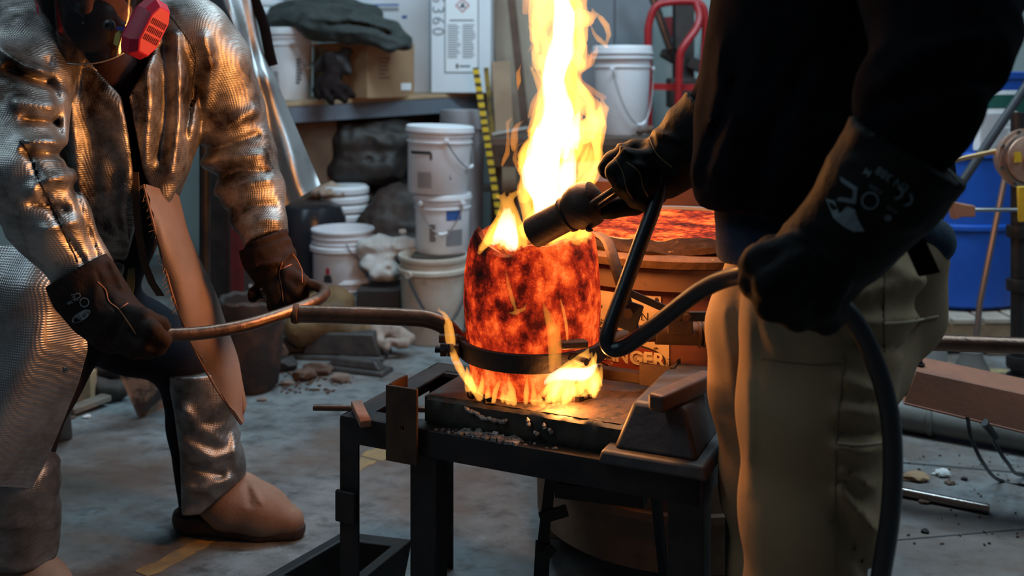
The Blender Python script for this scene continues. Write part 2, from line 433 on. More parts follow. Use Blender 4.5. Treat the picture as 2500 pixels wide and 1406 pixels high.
# ================================================================== the setting
def floor_mat():
    m, N, L, b = nodes('concrete_floor')
    tc = N.new('ShaderNodeTexCoord')
    def noise(sc, det, ro, st=None):
        t = N.new('ShaderNodeTexNoise'); t.inputs['Scale'].default_value = sc; t.inputs['Detail'].default_value = det; t.inputs['Roughness'].default_value = ro
        if st:
            mp = N.new('ShaderNodeMapping'); mp.inputs['Scale'].default_value = st[:3]; mp.inputs['Rotation'].default_value = (0, 0, st[3])
            L.new(tc.outputs['Object'], mp.inputs['Vector']); L.new(mp.outputs['Vector'], t.inputs['Vector'])
        else: L.new(tc.outputs['Object'], t.inputs['Vector'])
        return t
    a = noise(2.2, 8, .68); r = ramp(N, [(.3, (.115, .125, .13)), (.52, (.20, .215, .222)), (.72, (.29, .31, .32))]); L.new(a.outputs['Fac'], r.inputs['Fac'])
    c = noise(11, 8, .75, (1, 1.5, 1, .5)); r2 = ramp(N, [(.36, (.42, .41, .40)), (.50, (.92, .92, .92)), (.60, (1.05, 1.05, 1.05)), (.70, (1.5, 1.5, 1.5))]); L.new(c.outputs['Fac'], r2.inputs['Fac'])
    mx = N.new('ShaderNodeMix'); mx.data_type = 'RGBA'; mx.blend_type = 'MULTIPLY'; mx.inputs['Factor'].default_value = 1
    L.new(r.outputs['Color'], mx.inputs[6]); L.new(r2.outputs['Color'], mx.inputs[7])
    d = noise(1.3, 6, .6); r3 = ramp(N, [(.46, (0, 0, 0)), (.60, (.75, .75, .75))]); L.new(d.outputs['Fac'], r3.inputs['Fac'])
    m2 = N.new('ShaderNodeMix'); m2.data_type = 'RGBA'; L.new(r3.outputs['Color'], m2.inputs['Factor']); L.new(mx.outputs[2], m2.inputs[6]); m2.inputs[7].default_value = (.135, .085, .06, 1)  # brown stains, spread wider to stand in for warm flame light
    v = N.new('ShaderNodeTexVoronoi'); v.inputs['Scale'].default_value = 38; v.inputs['Randomness'].default_value = 1; L.new(tc.outputs['Object'], v.inputs['Vector'])
    r4 = ramp(N, [(.05, (1, 1, 1)), (.09, (0, 0, 0))]); L.new(v.outputs['Distance'], r4.inputs['Fac'])
    m3 = N.new('ShaderNodeMix'); m3.data_type = 'RGBA'; L.new(r4.outputs['Color'], m3.inputs['Factor']); L.new(m2.outputs[2], m3.inputs[6]); m3.inputs[7].default_value = (.035, .03, .028, 1)
    L.new(m3.outputs[2], b.inputs['Base Color'])
    rr = N.new('ShaderNodeMapRange'); rr.inputs[3].default_value = .38; rr.inputs[4].default_value = .75; L.new(c.outputs['Fac'], rr.inputs[0]); L.new(rr.outputs[0], b.inputs['Roughness'])
    bp = N.new('ShaderNodeBump'); bp.inputs['Strength'].default_value = .10; bp.inputs['Distance'].default_value = .003
    L.new(c.outputs['Fac'], bp.inputs['Height']); L.new(bp.outputs['Normal'], b.inputs['Normal'])
    return m
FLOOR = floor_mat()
WALLM = M('painted_wall', (.40, .46, .45), .7, 0, ((.35, .40, .395), 3), (60, .1))
DARKWALL = M('dark_wall', (.10, .10, .105), .8, 0, ((.07, .07, .075), 4))
FLOORLINE = M('dark_floor_line', (.05, .05, .05), .9)
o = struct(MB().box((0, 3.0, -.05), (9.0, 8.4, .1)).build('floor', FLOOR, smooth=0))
struct(MB().box((0, 6.35, 1.5), (9.0, .1, 3.2)).build('wall_back', WALLM, smooth=0))
struct(MB().box((-4.0, 3.0, 1.5), (.1, 8.4, 3.2)).build('wall_left', DARKWALL, smooth=0))
struct(MB().box((4.0, 3.0, 1.5), (.1, 8.4, 3.2)).build('wall_right', DARKWALL, smooth=0))
# saw-cut joint and worn yellow floor line
a, b = G(2150, 1322), G(2700, 1275)
struct(MB().bar(a+(0, 0, .0006), b+(0, 0, .0006), .005, .001).build('trim_1', FLOORLINE, smooth=0))
tape = thing('floor_line', 'worn yellow line painted on the grey concrete floor behind the steel table', 'floor marking', tuple(G(650, 1240)))
TAPE = M('worn_yellow_paint', (.40, .27, .10), .75, 0, ((.24, .19, .12), 22), (60, .3))
A, B = G(345, 1402), G(975, 1085); d = (B-A)/np.linalg.norm(B-A); nrm = np.array([-d[1], d[0], 0]); rng = random.Random(5)
Ltot = np.linalg.norm(B-A); s = 0
while s < Ltot:
    ln = rng.uniform(.05, .19)
    if rng.random() < .86:
        w0 = -.046+rng.random()*.026; w1 = .046-rng.random()*.026
        up = [A+d*(s+ln*t)+nrm*(w1+rng.uniform(-.006, .006)) for t in np.linspace(0, 1, 6)]
        dn = [A+d*(s+ln*t)+nrm*(w0+rng.uniform(-.006, .006)) for t in np.linspace(0, 1, 6)]
        MB().prism([q+(0, 0, .0004) for q in dn+up[::-1]], (0, 0, .001)).build('paint_patch', TAPE, tape, smooth=0)
    s += ln+rng.random()*.015
# yellow marks on the floor at the far right
for (x, y) in ((2295, 888), (2438, 906)):
    c = G(x, y); q = [c+np.array((math.cos(t)*.055*rng.uniform(.7, 1.1), math.sin(t)*.03, .0004)) for t in np.linspace(0, 6.0, 9)]
    tag(MB().prism(q, (0, 0, .001)).build('paint_mark', TAPE, smooth=0), 'yellow paint mark on the floor '+('behind the pink-brown channel' if x < 2400 else 'beside the black standing pipe'), 'floor marking')

# ================================================================== furnace
fx, fy = .40, 2.42
furn = thing('furnace', 'red-painted round melting furnace with glowing open top behind the table', 'furnace', (fx, fy, 0))
fc = (fx, fy, 0)
MB().lathe([(.315, .09), (.338, .10), (.34, .205), (.347, .21), (.347, .225), (.34, .23), (.338, .30), (.33, .31)], fc, 56).build('base_drum', M('tan_base_drum', (.30, .16, .09), .7, 0, ((.2, .105, .06), 10), (40, .3), spots=((.06, .04, .03), 20, .64, .72)), furn)
MB().lathe([(.325, .30), (.33, .31), (.33, .70)], fc, 56).build('shell', FURN, furn)
MB().lathe([(.331, .69), (.339, .692), (.339, .738), (.331, .74)], fc, 56).build('top_band', FURNLOW, furn)
jr = random.Random(3); js = [(jr.uniform(.004, .011), jr.uniform(0, 6.28), k) for k in (3, 7, 13, 22)]
jit = lambda a, i: (sum(s*math.sin(k*a+f+i) for s, f, k in js)*.5, sum(s*math.sin(k*a+f+i*.7) for s, f, k in js)*.45)
MB().lathe([(.33, .738), (.352, .742), (.354, .758), (.345, .764), (.30, .766)], fc, 56).build('top_plate', M('yellowed_plate', (.15, .075, .035), .7, .2, ((.08, .04, .02), 14), (60, .4), spots=((.30, .19, .06), 30, .62, .70), spec=.15), furn)
MB().lathe([(.32, .758), (.326, .772), (.312, .779), (.285, .785), (.262, .787), (.247, .783), (.243, .772)], fc, 96, jit=jit).build('refractory_rim', M('furnace_mouth_crust', (.014, .008, .006), .95, 0, ((.045, .022, .012), 26), (50, 1.0), spots=((.22, .12, .05), 40, .64, .70), spec=.05), furn)
EMBER = glow_mat('furnace_inner_wall', [(.36, (.03, .004, .003)), (.46, (.35, .022, .006)), (.54, (1.0, .10, .015)), (.64, (1.0, .33, .05))], 62, 1.35, (1, 1, 1), (.02, .008, .006))
MB().lathe([(.001, .44), (.24, .44), (.243, .60), (.245, .787)], fc, 56).build('glowing_lining', EMBER, furn)
MB().lathe([(.244, .780), (.246, .795), (.252, .796), (.254, .78)], (fx, fy, .0), 56, jit=lambda a, i: (0, -.012 if math.sin(a) < .1 else 0)).build('rim_ring', M('ashy_ring', (.30, .29, .29), .8), furn)
for k in range(3):
    a = -1.35+k*2.1
    MB().box((fx+.27*math.cos(a), fy+.27*math.sin(a), .047), (.10, .10, .094), (math.cos(a), math.sin(a), 0)).build('foot', FURNLOW, furn, bevel=.004)
# signs curved on the shell
def on_shell(ang, z, r=.331): return (fx+r*math.sin(ang), fy-r*math.cos(ang), z)
def shell_patch(name, a0, a1, z0, z1, m, r, parent, n=14, thick=.0012):
    rows = [[on_shell(a0+(a1-a0)*i/n, z, r) for i in range(n+1)] for z in np.linspace(z0, z1, 3)]
    return MB().grid(rows, thick).build(name, m, parent)
def text_verts(txt, size, spacing=1.0, bold=0.0):
    c = bpy.data.curves.new('t', 'FONT'); c.body = txt; c.size = size; c.align_x = 'CENTER'; c.align_y = 'CENTER'; c.space_character = spacing
    c.offset = bold; c.resolution_u = 3
    o = bpy.data.objects.new('t', c); col.objects.link(o)
    me = bpy.data.meshes.new_from_object(o.evaluated_get(bpy.context.evaluated_depsgraph_get()))
    v = [tuple(q.co) for q in me.vertices]; f = [tuple(p.vertices) for p in me.polygons]
    bpy.data.objects.remove(o); bpy.data.curves.remove(c); bpy.data.meshes.remove(me)
    return v, f
def text_on(name, txt, size, fn, m, parent=None, spacing=1.0, bold=0.0):
    v, f = text_verts(txt, size, spacing, bold)
    mb = MB(); mb.add([fn(x, y) for x, y, _ in v], f)
    return mb.build(name, m, parent, smooth=0)
SIGN = M('scorched_sign_paper', (.72, .53, .33), .75, 0, ((.56, .38, .22), 12), None, spots=((.05, .03, .02), 55, .60, .64))
SIGNINK = M('sign_print', (.04, .025, .02), .8)
d1 = math.radians
s1 = shell_patch('warning_sign', d1(-44), d1(-12), .475, .585, SIGN, .3325, furn)
ov = []
oc, oz = d1(-28), .545
OV = M('faded_red_oval', (.34, .055, .03), .75, 0, ((.24, .04, .025), 30), None, spots=((.62, .44, .27), 60, .62, .66))
def oval(name, rx, rz, r, m):
    mb = MB(); pts = [on_shell(oc+rx/.333*math.cos(t), oz+rz*math.sin(t), r) for t in np.linspace(0, 2*math.pi, 40, endpoint=False)]
    mb.add([on_shell(oc, oz, r)]+pts, [(0, 1+i, 1+(i+1) % 40) for i in range(40)]); return mb.build(name, m, s1, smooth=0)
oval('oval_border', .086, .031, .3332, SIGNINK); oval('red_oval', .082, .027, .3336, OV)
text_on('lettering', 'DANGER', .040, lambda x, y: on_shell(oc+x/.333, oz+y, .3340), M('cream_print', (.85, .66, .42), .7), s1, 1.05, .0012)
text_on('lettering', 'SURFACE', .019, lambda x, y: on_shell(d1(-19)+x/.333, .488+y, .3334), SIGNINK, s1, 1.1, .0006)
s2 = shell_patch('notice_sign', d1(-44), d1(-15), .60, .68, SIGN, .3325, furn)
text_on('lettering', 'HAN', .024, lambda x, y: on_shell(d1(-24)+x/.333, .635+y, .3334), SIGNINK, s2, 1.1, 0)
MB().lathe([(.004, 0), (.004, .003), (.001, .004)], on_shell(d1(-16.5), .674, .331), 8, (math.sin(d1(-16)), -math.cos(d1(-16)), 0)).build('rivet', RUST, s2)
# lid swung back behind the opening
lidc = np.array((fx+.02, fy+.70, 0))
lid = MB().lathe([(.335, .775), (.342, .78), (.342, .845), (.335, .85), (.05, .86)], lidc, 48).build('hinged_lid', M('hot_lit_lid', (.20, .075, .045), .65, .2, ((.13, .05, .03), 10), (50, .3)), furn)
MB().lathe([(.05, .765), (.30, .765), (.325, .775), (.325, .782)], lidc, 48, jit=lambda a, i: (0, .004*math.sin(9*a))).build('refractory_face', CRUST, lid)
MB().bar(lidc+(-.20, .30, .40), lidc+(-.20, .30, .80), .05, .05).build('hinge_post', FURN, lid)
MB().box(lidc+(-.20, .30, .20), (.06, .06, .4)).build('hinge_column', FURN, lid)
MB().box(lidc+(-.20, .30, .006), (.16, .16, .012)).build('base_plate', FURN, lid)

# ================================================================== steel table
e = np.array((.909, -.416, 0)); nn = np.array((.416, .909, 0)); A0 = np.array((-.34, 1.967, 0)); ZF = .475
def T(s, t, z): return A0+e*s+nn*t+np.array((0, 0, z))
LT, WT = .725, .40
table = thing('steel_table', 'black angle-iron pouring table under the glowing crucible', 'table', tuple(T(LT/2, WT/2, 0)))
for (p, q) in (((0, 0), (LT, 0)), ((0, WT), (LT, WT))):
    y = 1 if p[1] == 0 else -1
    mb = MB(); a, b = T(p[0], p[1], 0), T(q[0], q[1], 0)
    mb.bar(a+nn*y*.003+(0, 0, ZF-.026), b+nn*y*.003+(0, 0, ZF-.026), .006, .052); mb.bar(a+nn*y*.028+(0, 0, ZF-.003), b+nn*y*.028+(0, 0, ZF-.003), .045, .006)
    mb.build('rail', BLACKSTEEL, table, bevel=.0015)
for s in (0, LT):
    sg = 1 if s == 0 else -1
    mb = MB(); mb.bar(T(s+sg*.003, .002, ZF-.026), T(s+sg*.003, WT-.002, ZF-.026), .006, .052); mb.bar(T(s+sg*.028, .01, ZF-.003), T(s+sg*.028, WT-.01, ZF-.0032), .045, .006)
    mb.build('end_rail', BLACKSTEEL, table, bevel=.0015)
def leg(s, t, w=.044, se=1, te=1):
    mb = MB(); mb.bar(T(s, t+te*.003, .0), T(s, t+te*.003, ZF-.006), .006, w, nn) if False else None
    c = T(s, t, 0)
    mb.box(T(s+se*w/2, t+te*.003, (ZF-.006)/2), (w, .006, ZF-.006), e)
    mb.box(T(s+se*.003, t+te*w/2, (ZF-.006)/2), (.006, w, ZF-.006), e)
    return mb.build('leg', BLACKSTEEL, table, bevel=.0012)
leg(0, -.0, .042, 1, 1); leg(LT, 0, .06, -1, 1); leg(0, WT, .042, 1, -1); leg(LT, WT, .05, -1, -1)
# heavier centre leg below the bracket, with bolted foot flange
mb = MB(); mb.box(T(.185, .028, .2325), (.058, .045, .465), e); mb.build('centre_leg', BLACKSTEEL, table, bevel=.003)
mb = MB(); mb.box(T(.20, .0, .115), (.05, .006, .05), e).build('flange', BLACKSTEEL, table, bevel=.001)
mb = MB(); mb.lathe([(.008, 0), (.008, .007), (.004, .008), (.004, .014), (.001, .015)], T(.20, -.003, .118), 6, -nn).build('bolt', CHROME, table)
# clip tab on the left leg
MB().box(T(.018, -.006, .30), (.046, .010, .062), e).build('clip', BLACKSTEEL, table, bevel=.003)
# upright angle bracket with a hole
br0 = T(.118, -.012, 0)
mb = MB(); zt, zb = .556, .412
hole = (.168-.118, .478)
c0 = T(.118, -.014, 0); w = .068
# plate with a hole: ring of quads
n = 16; hx, hz, hr = .036, .478, .005
outer = [(0, zb), (w/2, zb), (w, zb), (w, (zt+zb)/2), (w, zt), (w/2, zt), (0, zt), (0, (zt+zb)/2)]
def bp(x, z, t=0): return c0+e*x-nn*t+np.array((0, 0, z))
angs = [math.atan2(z-hz, x-hx) for x, z in outer]
ring = [(hx+hr*math.cos(a), hz+hr*math.sin(a)) for a in angs]
vs = []
for t in (0, .006): vs += [bp(x, z, t) for x, z in outer]+[bp(x, z, t) for x, z in ring]
fs = []
for k in range(8):
    k2 = (k+1) % 8
    fs += [(k, k2, 8+k2, 8+k), (16+k2, 16+k, 24+k, 24+k2), (k2, k, 16+k, 16+k2), (8+k, 8+k2, 24+k2, 24+k)]
mb.add(vs, fs)
mb.box(T(.118+.003, .022, (zt+.46)/2), (.006, .062, zt-.46), e)
mb.build('bracket', RUST, table, smooth=20, bevel=.001)
# slab the crucible stands on, with raised back ledge
pl = thing('casting_slab', 'slag-crusted slab on top of the steel table under the crucible', 'slab', tuple(T(.37, .17, .475)))
rngp = random.Random(9)
def crust_edge(s0, s1, t0, t1, z0, z1, nseg=46):
    fr = []; 
    rows = []
    for z, dt in ((z0, .004), (z0+.012, 0), ((z0+z1)/2, .002), (z1-.006, 0.001), (z1, .008)):
        rows.append([T(s0+(s1-s0)*i/nseg, t0+dt+rngp.uniform(-.0018, .0018), z+(rngp.uniform(-.0035, .0012) if z == z1 or z == z0 else 0)) for i in range(nseg+1)])
    for t in np.linspace(t0+.02, t1, 8):
        rows.append([T(s0+(s1-s0)*i/nseg, t, z1+rngp.uniform(-.0012, .0008)) for i in range(nseg+1)])
    return rows
rows = crust_edge(.180, .60, .028, .31, ZF+.001, .528)
mb = MB(); mb.grid(rows, .0)
mb.build('slab_front', SLAB, pl, smooth=50)
rows2 = [[T(.180+.42*i/40, t, .5283+rngp.uniform(-.0006, .0012)) for i in range(41)] for t in np.linspace(.040, .311, 24)]
MB().grid(rows2, .006).build('slab_top', SLABTOP, pl, smooth=50)
MB().box(T(.39, .235+.055, .537), (.42, .026, .022), e).build('back_ledge', RUST, pl, bevel=.003)
MB().box(T(.177, .169, .502), (.010, .27, .05), e).build('side_plate', RUST, pl, bevel=.002)
MB().box(T(.603, .169, .502), (.010, .27, .05), e).build('side_plate', RUST, pl, bevel=.002)
MB().box(T(.39, .305, .502), (.42, .008, .05), e).build('back_plate', RUST, pl, bevel=.002)
# dross on the rail and runs of metal on the slab face
DROSS = M('grey_dross', (.42, .40, .38), .5, .3, ((.16, .14, .13), 60), (120, .5))
mb = MB()
for k in range(120):
    s = rngp.gauss(.325, .06); t = rngp.uniform(.004, .024); r = rngp.uniform(.0015, .006)*(1.2 if abs(s-.32) < .06 else .6)
    if not .21 < s < .60: continue
    mb.box(T(s, t, ZF+r*.35), (r*2.2, r*1.5, r*.9), (rngp.uniform(-1, 1), rngp.uniform(-1, 1), rngp.uniform(-.3, .3)))
tag(mb.build('dross_crumbs', DROSS, smooth=0), 'grey dross crumbs scattered along the front rail of the steel table', 'dross', kind='stuff')
mb = MB()
for (x, y, dx, dy) in ((1148, 1000, 30, 14), (1175, 1014, 34, 20), (1205, 1022, 30, 8), (1228, 1026, 22, -4), (1290, 1030, 6, 22), (1330, 1040, 5, 16), (1345, 1050, 12, 10), (1310, 1055, 14, 6)):
    # on the slab face
    def face(px, py):
        # intersect the pixel ray with the slab's front plane
        r = np.array(((px-CX)/F, 1, -(py-HY)/F)); p0 = T(.18, .0245, 0)-np.array((0, 0, CH)); return r*(p0@nn)/(r@nn)+np.array((0, 0, CH))
    mb.tube(curve_pts([face(x-dx/2, y-dy/2), face(x, y+4), face(x+dx/2, y+dy/2)], 4), [.0012, .003, .0045, .003, .0042, .0048, .003, .0034, .001], 7)
mb.build('metal_runs', DROSS, pl)
# upside-down ingot mould at the right end
def frustum(mb, q0, q1): mb.hexa(list(q0)+list(q1))
mould = thing('ingot_mould', 'heavy iron ingot mould upside down on the right end of the steel table', 'ingot mould', tuple(T(.63, .16, ZF)))
sA, sB, tA, tB = .545, .738, -.022, .34
mb = MB(); frustum(mb, [T(sA, tA, ZF+.001), T(sB, tA, ZF+.001), T(sB, tB, ZF+.001), T(sA, tB, ZF+.001)], [T(sA+.006, tA+.006, ZF+.024), T(sB-.006, tA+.006, ZF+.024), T(sB-.006, tB-.006, ZF+.024), T(sA+.006, tB-.006, ZF+.024)])
mb.build('flange', CASTIRON, mould, bevel=.006, seg=3)
mb = MB(); frustum(mb, [T(sA+.022, tA+.022, ZF+.022), T(sB-.022, tA+.022, ZF+.022), T(sB-.022, tB-.022, ZF+.022), T(sA+.022, tB-.022, ZF+.022)], [T(sA+.05, tA+.05, ZF+.102), T(sB-.05, tA+.05, ZF+.102), T(sB-.05, tB-.05, ZF+.102), T(sA+.05, tB-.05, ZF+.102)])
mb.build('body', CASTIRON, mould, bevel=.008, seg=3)
ztop = ZF+.102
# square bar handle lying on it
def ontop(px, py, z): return G(px, py, z)
a, b = ontop(1600, 985, ztop+.016), ontop(1732, 925, ztop+.016)
tag(MB().bar(a, b, .032, .030).build('square_bar', M('worn_square_bar', (.10, .062, .045), .55, .4, ((.06, .04, .03), 14), (60, .3), spots=((.18, .10, .06), 25, .64, .72)), bevel=.006, seg=3), 'thick square steel bar lying across the upturned ingot mould', 'steel bar')
# angle iron offcut on the slab
q = T(.572, .242, .5365)
an = thing('angle_iron', 'short rusty angle iron standing on the back of the slab', 'angle iron', tuple(q))
MB().box(q+(0.0, 0, .022), (.066, .005, .044), (.86, -.5, 0)).build('flange', RUST, an, bevel=.001)
MB().box(q+(.043, .012, .022), (.005, .062, .044), (.93, -.37, 0)).build('flange', RUST, an, bevel=.001)
# stick on the left corner, rod behind it
a, b = G(870, 985, ZF+.012), G(893, 1035, ZF+.008)
tag(MB().bar(a, b, .022, .014).build('wood_stick', M('scorched_stick', (.33, .17, .11), .75, 0, ((.25, .12, .08), 30), (120, .4)), bevel=.002), 'short scorched wooden stick on the left corner of the steel table', 'stick')
a = P(765, 995, 2.13); b = P(960, 998, 2.13); b2 = a+(b-a)*2.1
tag(MB().tube([a, b2], .0065, 14).build('steel_rod', HOTSTEEL), 'thin steel rod resting on the table frame and jutting out to the left', 'rod')
MB().bar(T(.0, WT-.05, ZF-.006), T(LT, WT-.05, ZF-.0065), .03, .008).build('cross_bar', BLACKSTEEL, table)
# hooked hanger strap under the table and the crossbar
mb = MB(); 
hk = [(1362, 1172), (1338, 1300), (1300, 1320), (1300, 1400), (1304, 1460)]
mb.bar(P(1345, 1160, 1.98), P(1325, 1330, 1.98), .022, .008, (0, 1, 0)); mb.bar(P(1326, 1320, 1.98), P(1318, 1470, 1.98), .030, .008, (0, 1, 0))
mb.bar(P(1318, 1265, 1.975), P(1385, 1245, 1.975), .024, .008, (0, 1, 0)); mb.bar(P(1316, 1372, 1.975), P(1350, 1335, 1.975), .022, .008, (0, 1, 0))
mb.bar(P(1318, 1470, 1.98), P(1318, 1585, 1.98), .030, .008, (0, 1, 0))
mb.build('hook_strap', BLACKSTEEL, table, bevel=.002)
mb = MB(); mb.bar(P(1360, 1190, 1.93), P(1575, 1215, 1.86), .03, .03); mb.build('under_bar', BLACKSTEEL, table, bevel=.002)
MB().bar(P(1600, 1200, 1.98), P(1625, 1440, 2.0), .02, .01).build('brace', BLACKSTEEL, table)

# ================================================================== crucible
cx, cy, cz = .041, 1.985, .531
cr = thing('crucible', 'red-hot glowing crucible held in the steel ring on the table', 'crucible', (cx, cy, cz))
def rim(a, i):
    k = max(0, (i-5))/4.0; k = min(1, k)
    g = lambda c, w: math.exp(-((math.atan2(math.sin(a-c), math.cos(a-c)))/w)**2)
    return (.0015*math.sin(5*a+i), k*(-.030*g(-2.05, .38)+.012*g(-2.75, .35)+.004*math.sin(6*a)+.003*math.sin(11*a+1)))
HOT = glow_mat('glowing_crucible_wall', [(.33, (.003, .001, .001)), (.42, (.07, .004, .002)), (.495, (.42, .022, .005)), (.565, (.95, .10, .014)), (.66, (1.0, .30, .06)), (.76, (1.0, .60, .22))], 27, 1.15, (1, 1, .85), (.03, .011, .008), .75, 10, .9, .08, .045)
MB().lathe([(.001, 0), (.112, 0), (.124, .012), (.131, .09), (.1365, .165), (.1345, .225), (.129, .268), (.125, .288), (.118, .300), (.109, .302), (.103, .29), (.100, .23), (.09, .15), (.001, .14)], (cx, cy, cz), 96, jit=rim).build('wall', HOT, cr)
mm, N_, L_, b_ = nodes('molten_metal'); b_.inputs['Base Color'].default_value = (.1, .03, .01, 1); b_.inputs['Emission Color'].default_value = (1, .48, .10, 1); b_.inputs['Emission Strength'].default_value = 3.5
MB().lathe([(.099, .232), (.001, .234)], (cx, cy, cz), 40).build('molten_metal', mm, cr)

# ================================================================== pouring shank
zr = .612
sh = thing('pouring_shank', 'two-man steel pouring shank with ring clamped around the glowing crucible', 'shank', (cx, cy, zr))
n = 60; rows = [[], [], [], [], []]
a0, a1 = math.radians(188), math.radians(188+346)
for k in range(n+1):
    a = a0+(a1-a0)*k/n
    for j, (r, z) in enumerate(((.1375, -.018), (.1475, -.018), (.1475, .018), (.1375, .018), (.1375, -.018))):
        rows[j].append((cx+r*math.cos(a), cy+r*math.sin(a), zr+z))
mb = MB(); mb.grid(rows)
for k in (0, n): mb.add([rows[j][k] for j in range(4)], [(0, 1, 2, 3)])
mb.build('ring', M('sooty_ring_steel', (.022, .015, .013), .6, .4, ((.05, .028, .02), 18), (50, .4), spots=((.55, .48, .42), 75, .70, .72)), sh, bevel=.0015)
# clamp ears, bolt and nuts at the left
MB().bar(P(1072, 826, 1.95), P(1120, 826, 1.95), .018, .015).build('clamp_ear', RUST, sh, bevel=.002)
MB().tube(curve_pts(PL([(1115, 826, 1.95), (1130, 832, 1.95), (1138, 850, 1.95)]), 4), .008, 8).build('clamp_ear', RUST, sh)
mb = MB(); a, b = P(1062, 853, 1.93), P(1120, 853, 1.93); mb.tube([a, b], .0055, 10)
for k in range(6): mb.tube([a+(b-a)*(.02+.05*k), a+(b-a)*(.045+.05*k)], .0068, 10)
mb.build('bolt', BLACKSTEEL, sh)
for x in (1083, 1100):
    MB().lathe([(.0135, -.006), (.0135, .006)], P(x, 853, 1.93), 6, (1, 0, 0)).build('nut', BLACKSTEEL, sh, smooth=20)
MB().box(P(1114, 858, 1.935), (.012, .03, .030)).build('clamp_block', RUST, sh, bevel=.002)
# handle pipe and T bar
pipe = curve_pts(PL([(720, 766, 2.0), (850, 769, 2.0), (990, 774, 1.995), (1045, 779, 1.99), (1082, 793, 1.985), (1108, 818, 1.98), (1124, 846, 1.975)]), 6)
MB().tube(pipe, .0175, 18).build('handle_pipe', HOTSTEEL, sh)
tb = curve_pts(PL([(330, 814, 1.80), (400, 818, 1.82), (500, 812, 1.86), (600, 794, 1.91), (690, 766, 1.975), (750, 744, 2.03), (787, 724, 2.085), (790, 707, 2.13), (760, 695, 2.17), (715, 694, 2.20), (668, 702, 2.21), (640, 712, 2.21)]), 6)
MB().tube(tb, .0125, 16).build('cross_handle', HOTSTEEL, sh)
MB().lathe([(.0185, -.006), (.020, 0), (.0185, .006)], P(722, 766, 1.995), 14, (1, -.05, 0)).build('weld', RUST, sh)
# right-hand fittings
MB().bar(P(1368, 842, 1.835), P(1432, 838, 1.85), .022, .014, (0, 0, 1)).build('ring_lug', RUST, sh, bevel=.003)
mb = MB(); mb.lathe([(.012, 0), (.012, .010)], P(1400, 875, 1.845), 6, (.25, -.95, 0)); mb.build('bolt_head', BLACKSTEEL, sh, smooth=20)
mb = MB(); mb.tube([P(1408, 876, 1.83), P(1432, 884, 1.81)], .007, 10); mb.build('bolt_end', RUST, sh)
MB().tube(curve_pts(PL([(1445, 862, 1.93), (1480, 848, 1.97), (1520, 830, 1.98), (1560, 818, 1.985)]), 5), .019, 14).build('ring_socket', RUST, sh)
pz = [P(1545, 815, 1.985), P(1625, 813, 1.985), P(1735, 816, 1.985), P(2000, 826, 1.985), P(2700, 851, 1.985)]
MB().tube([P(1600, 812, 1.985), P(1740, 816, 1.985)], .023, 18).build('bearing_sleeve', RUST, sh)
MB().tube(pz, .0165, 16).build('shaft', HOTSTEEL, sh)
for k in range(3):
    MB().lathe([(.020, -.003), (.0265, -.002), (.0265, .002), (.020, .003)], P(1706+k*11, 815.5, 1.985), 18, (1, 0, 0)).build('collar', RUST, sh)
MB().tube(curve_pts(PL([(1436, 572, 2.02), (1462, 575, 2.0), (1484, 592, 1.97), (1500, 640, 1.94), (1520, 705, 1.93), (1540, 775, 1.95), (1548, 805, 1.965)]), 5), .013, 8, flat=.5).build('retaining_arm', RUST, sh)
MB().box(P(1538, 772, 1.935), (.038, .012, .055), (1, 0, -.35)).build('arm_clevis', BLACKSTEEL, sh, bevel=.002)
MB().lathe([(.010, -.006), (.010, .006)], P(1532, 764, 1.925), 6, (0, -1, 0)).build('pivot_bolt', RUST, sh, smooth=20)
MB().bar(P(1530, 712, 1.93), P(1665, 772, 1.94), .008, .014, (0, 0, 1)).build('link_bar', BLACKSTEEL, sh, bevel=.001)
MB().bar(P(1640, 772, 1.93), P(1760, 772, 1.945), .010, .018, (0, 0, 1)).build('link_bar', BLACKSTEEL, sh, bevel=.001)
for x in (1652, 1674):
    MB().lathe([(.011, -.005), (.011, .003), (.006, .004), (.006, .010)], P(x, 771, 1.925), 6, (0, -1, 0)).build('link_bolt', HOTSTEEL, sh, smooth=20)
MB().box(P(1660, 795, 1.96), (.05, .012, .03)).build('link_mount', RUST, sh, bevel=.002)

# ================================================================== torch and hose
t0, t1 = P(1303, 568, 1.83), P(1452, 488, 1.775); ta = (t1-t0)/np.linalg.norm(t1-t0)
torch = thing('gas_torch', 'dark metal gas torch burner resting over the crucible rim, gloved hand behind', 'torch', tuple(t0))
TORCH = M('burnt_torch_steel', (.042, .022, .016), .62, .45, ((.075, .036, .022), 22), (60, .4), spots=((.24, .13, .08), 30, .67, .72))
ln = np.linalg.norm(t1-t0)
MB().lathe([(.024, -.0), (.0285, -.002), (.029, .004), (.029, ln*.52), (.033, ln*.54), (.034, ln*.58), (.031, ln*.60), (.038, ln*.68), (.0425, ln*.80), (.0415, ln*.93), (.034, ln*1.03), (.018, ln*1.08), (.010, ln*1.085)], t0, 36, ta).build('burner_head', TORCH, torch)
MB().lathe([(.0245, -.001), (.0235, .03), (.001, .05)], t0, 30, ta).build('burner_mouth', M('burner_soot', (.01, .006, .005), .9), torch)
pv = P(1450, 498, 1.76)
MB().tube([P(1440, 500, 1.745), P(1535, 440, 1.74)], .0055, 10).build('gas_tube', TORCH, torch)
MB().tube([P(1450, 512, 1.75), P(1530, 458, 1.745)], .0045, 10).build('gas_tube', TORCH, torch)
MB().lathe([(.004, 0), (.004, .010), (.0065, .011), (.0065, .015), (.002, .017)], P(1440, 543, 1.765), 10, (-.1, -.2, -1)).build('set_screw', BLACKSTEEL, torch)
MB().tube(curve_pts(PL([(1535, 440, 1.74), (1570, 415, 1.735), (1590, 404, 1.73)]), 4), .010, 12).build('hose_fitting', TORCH, torch)
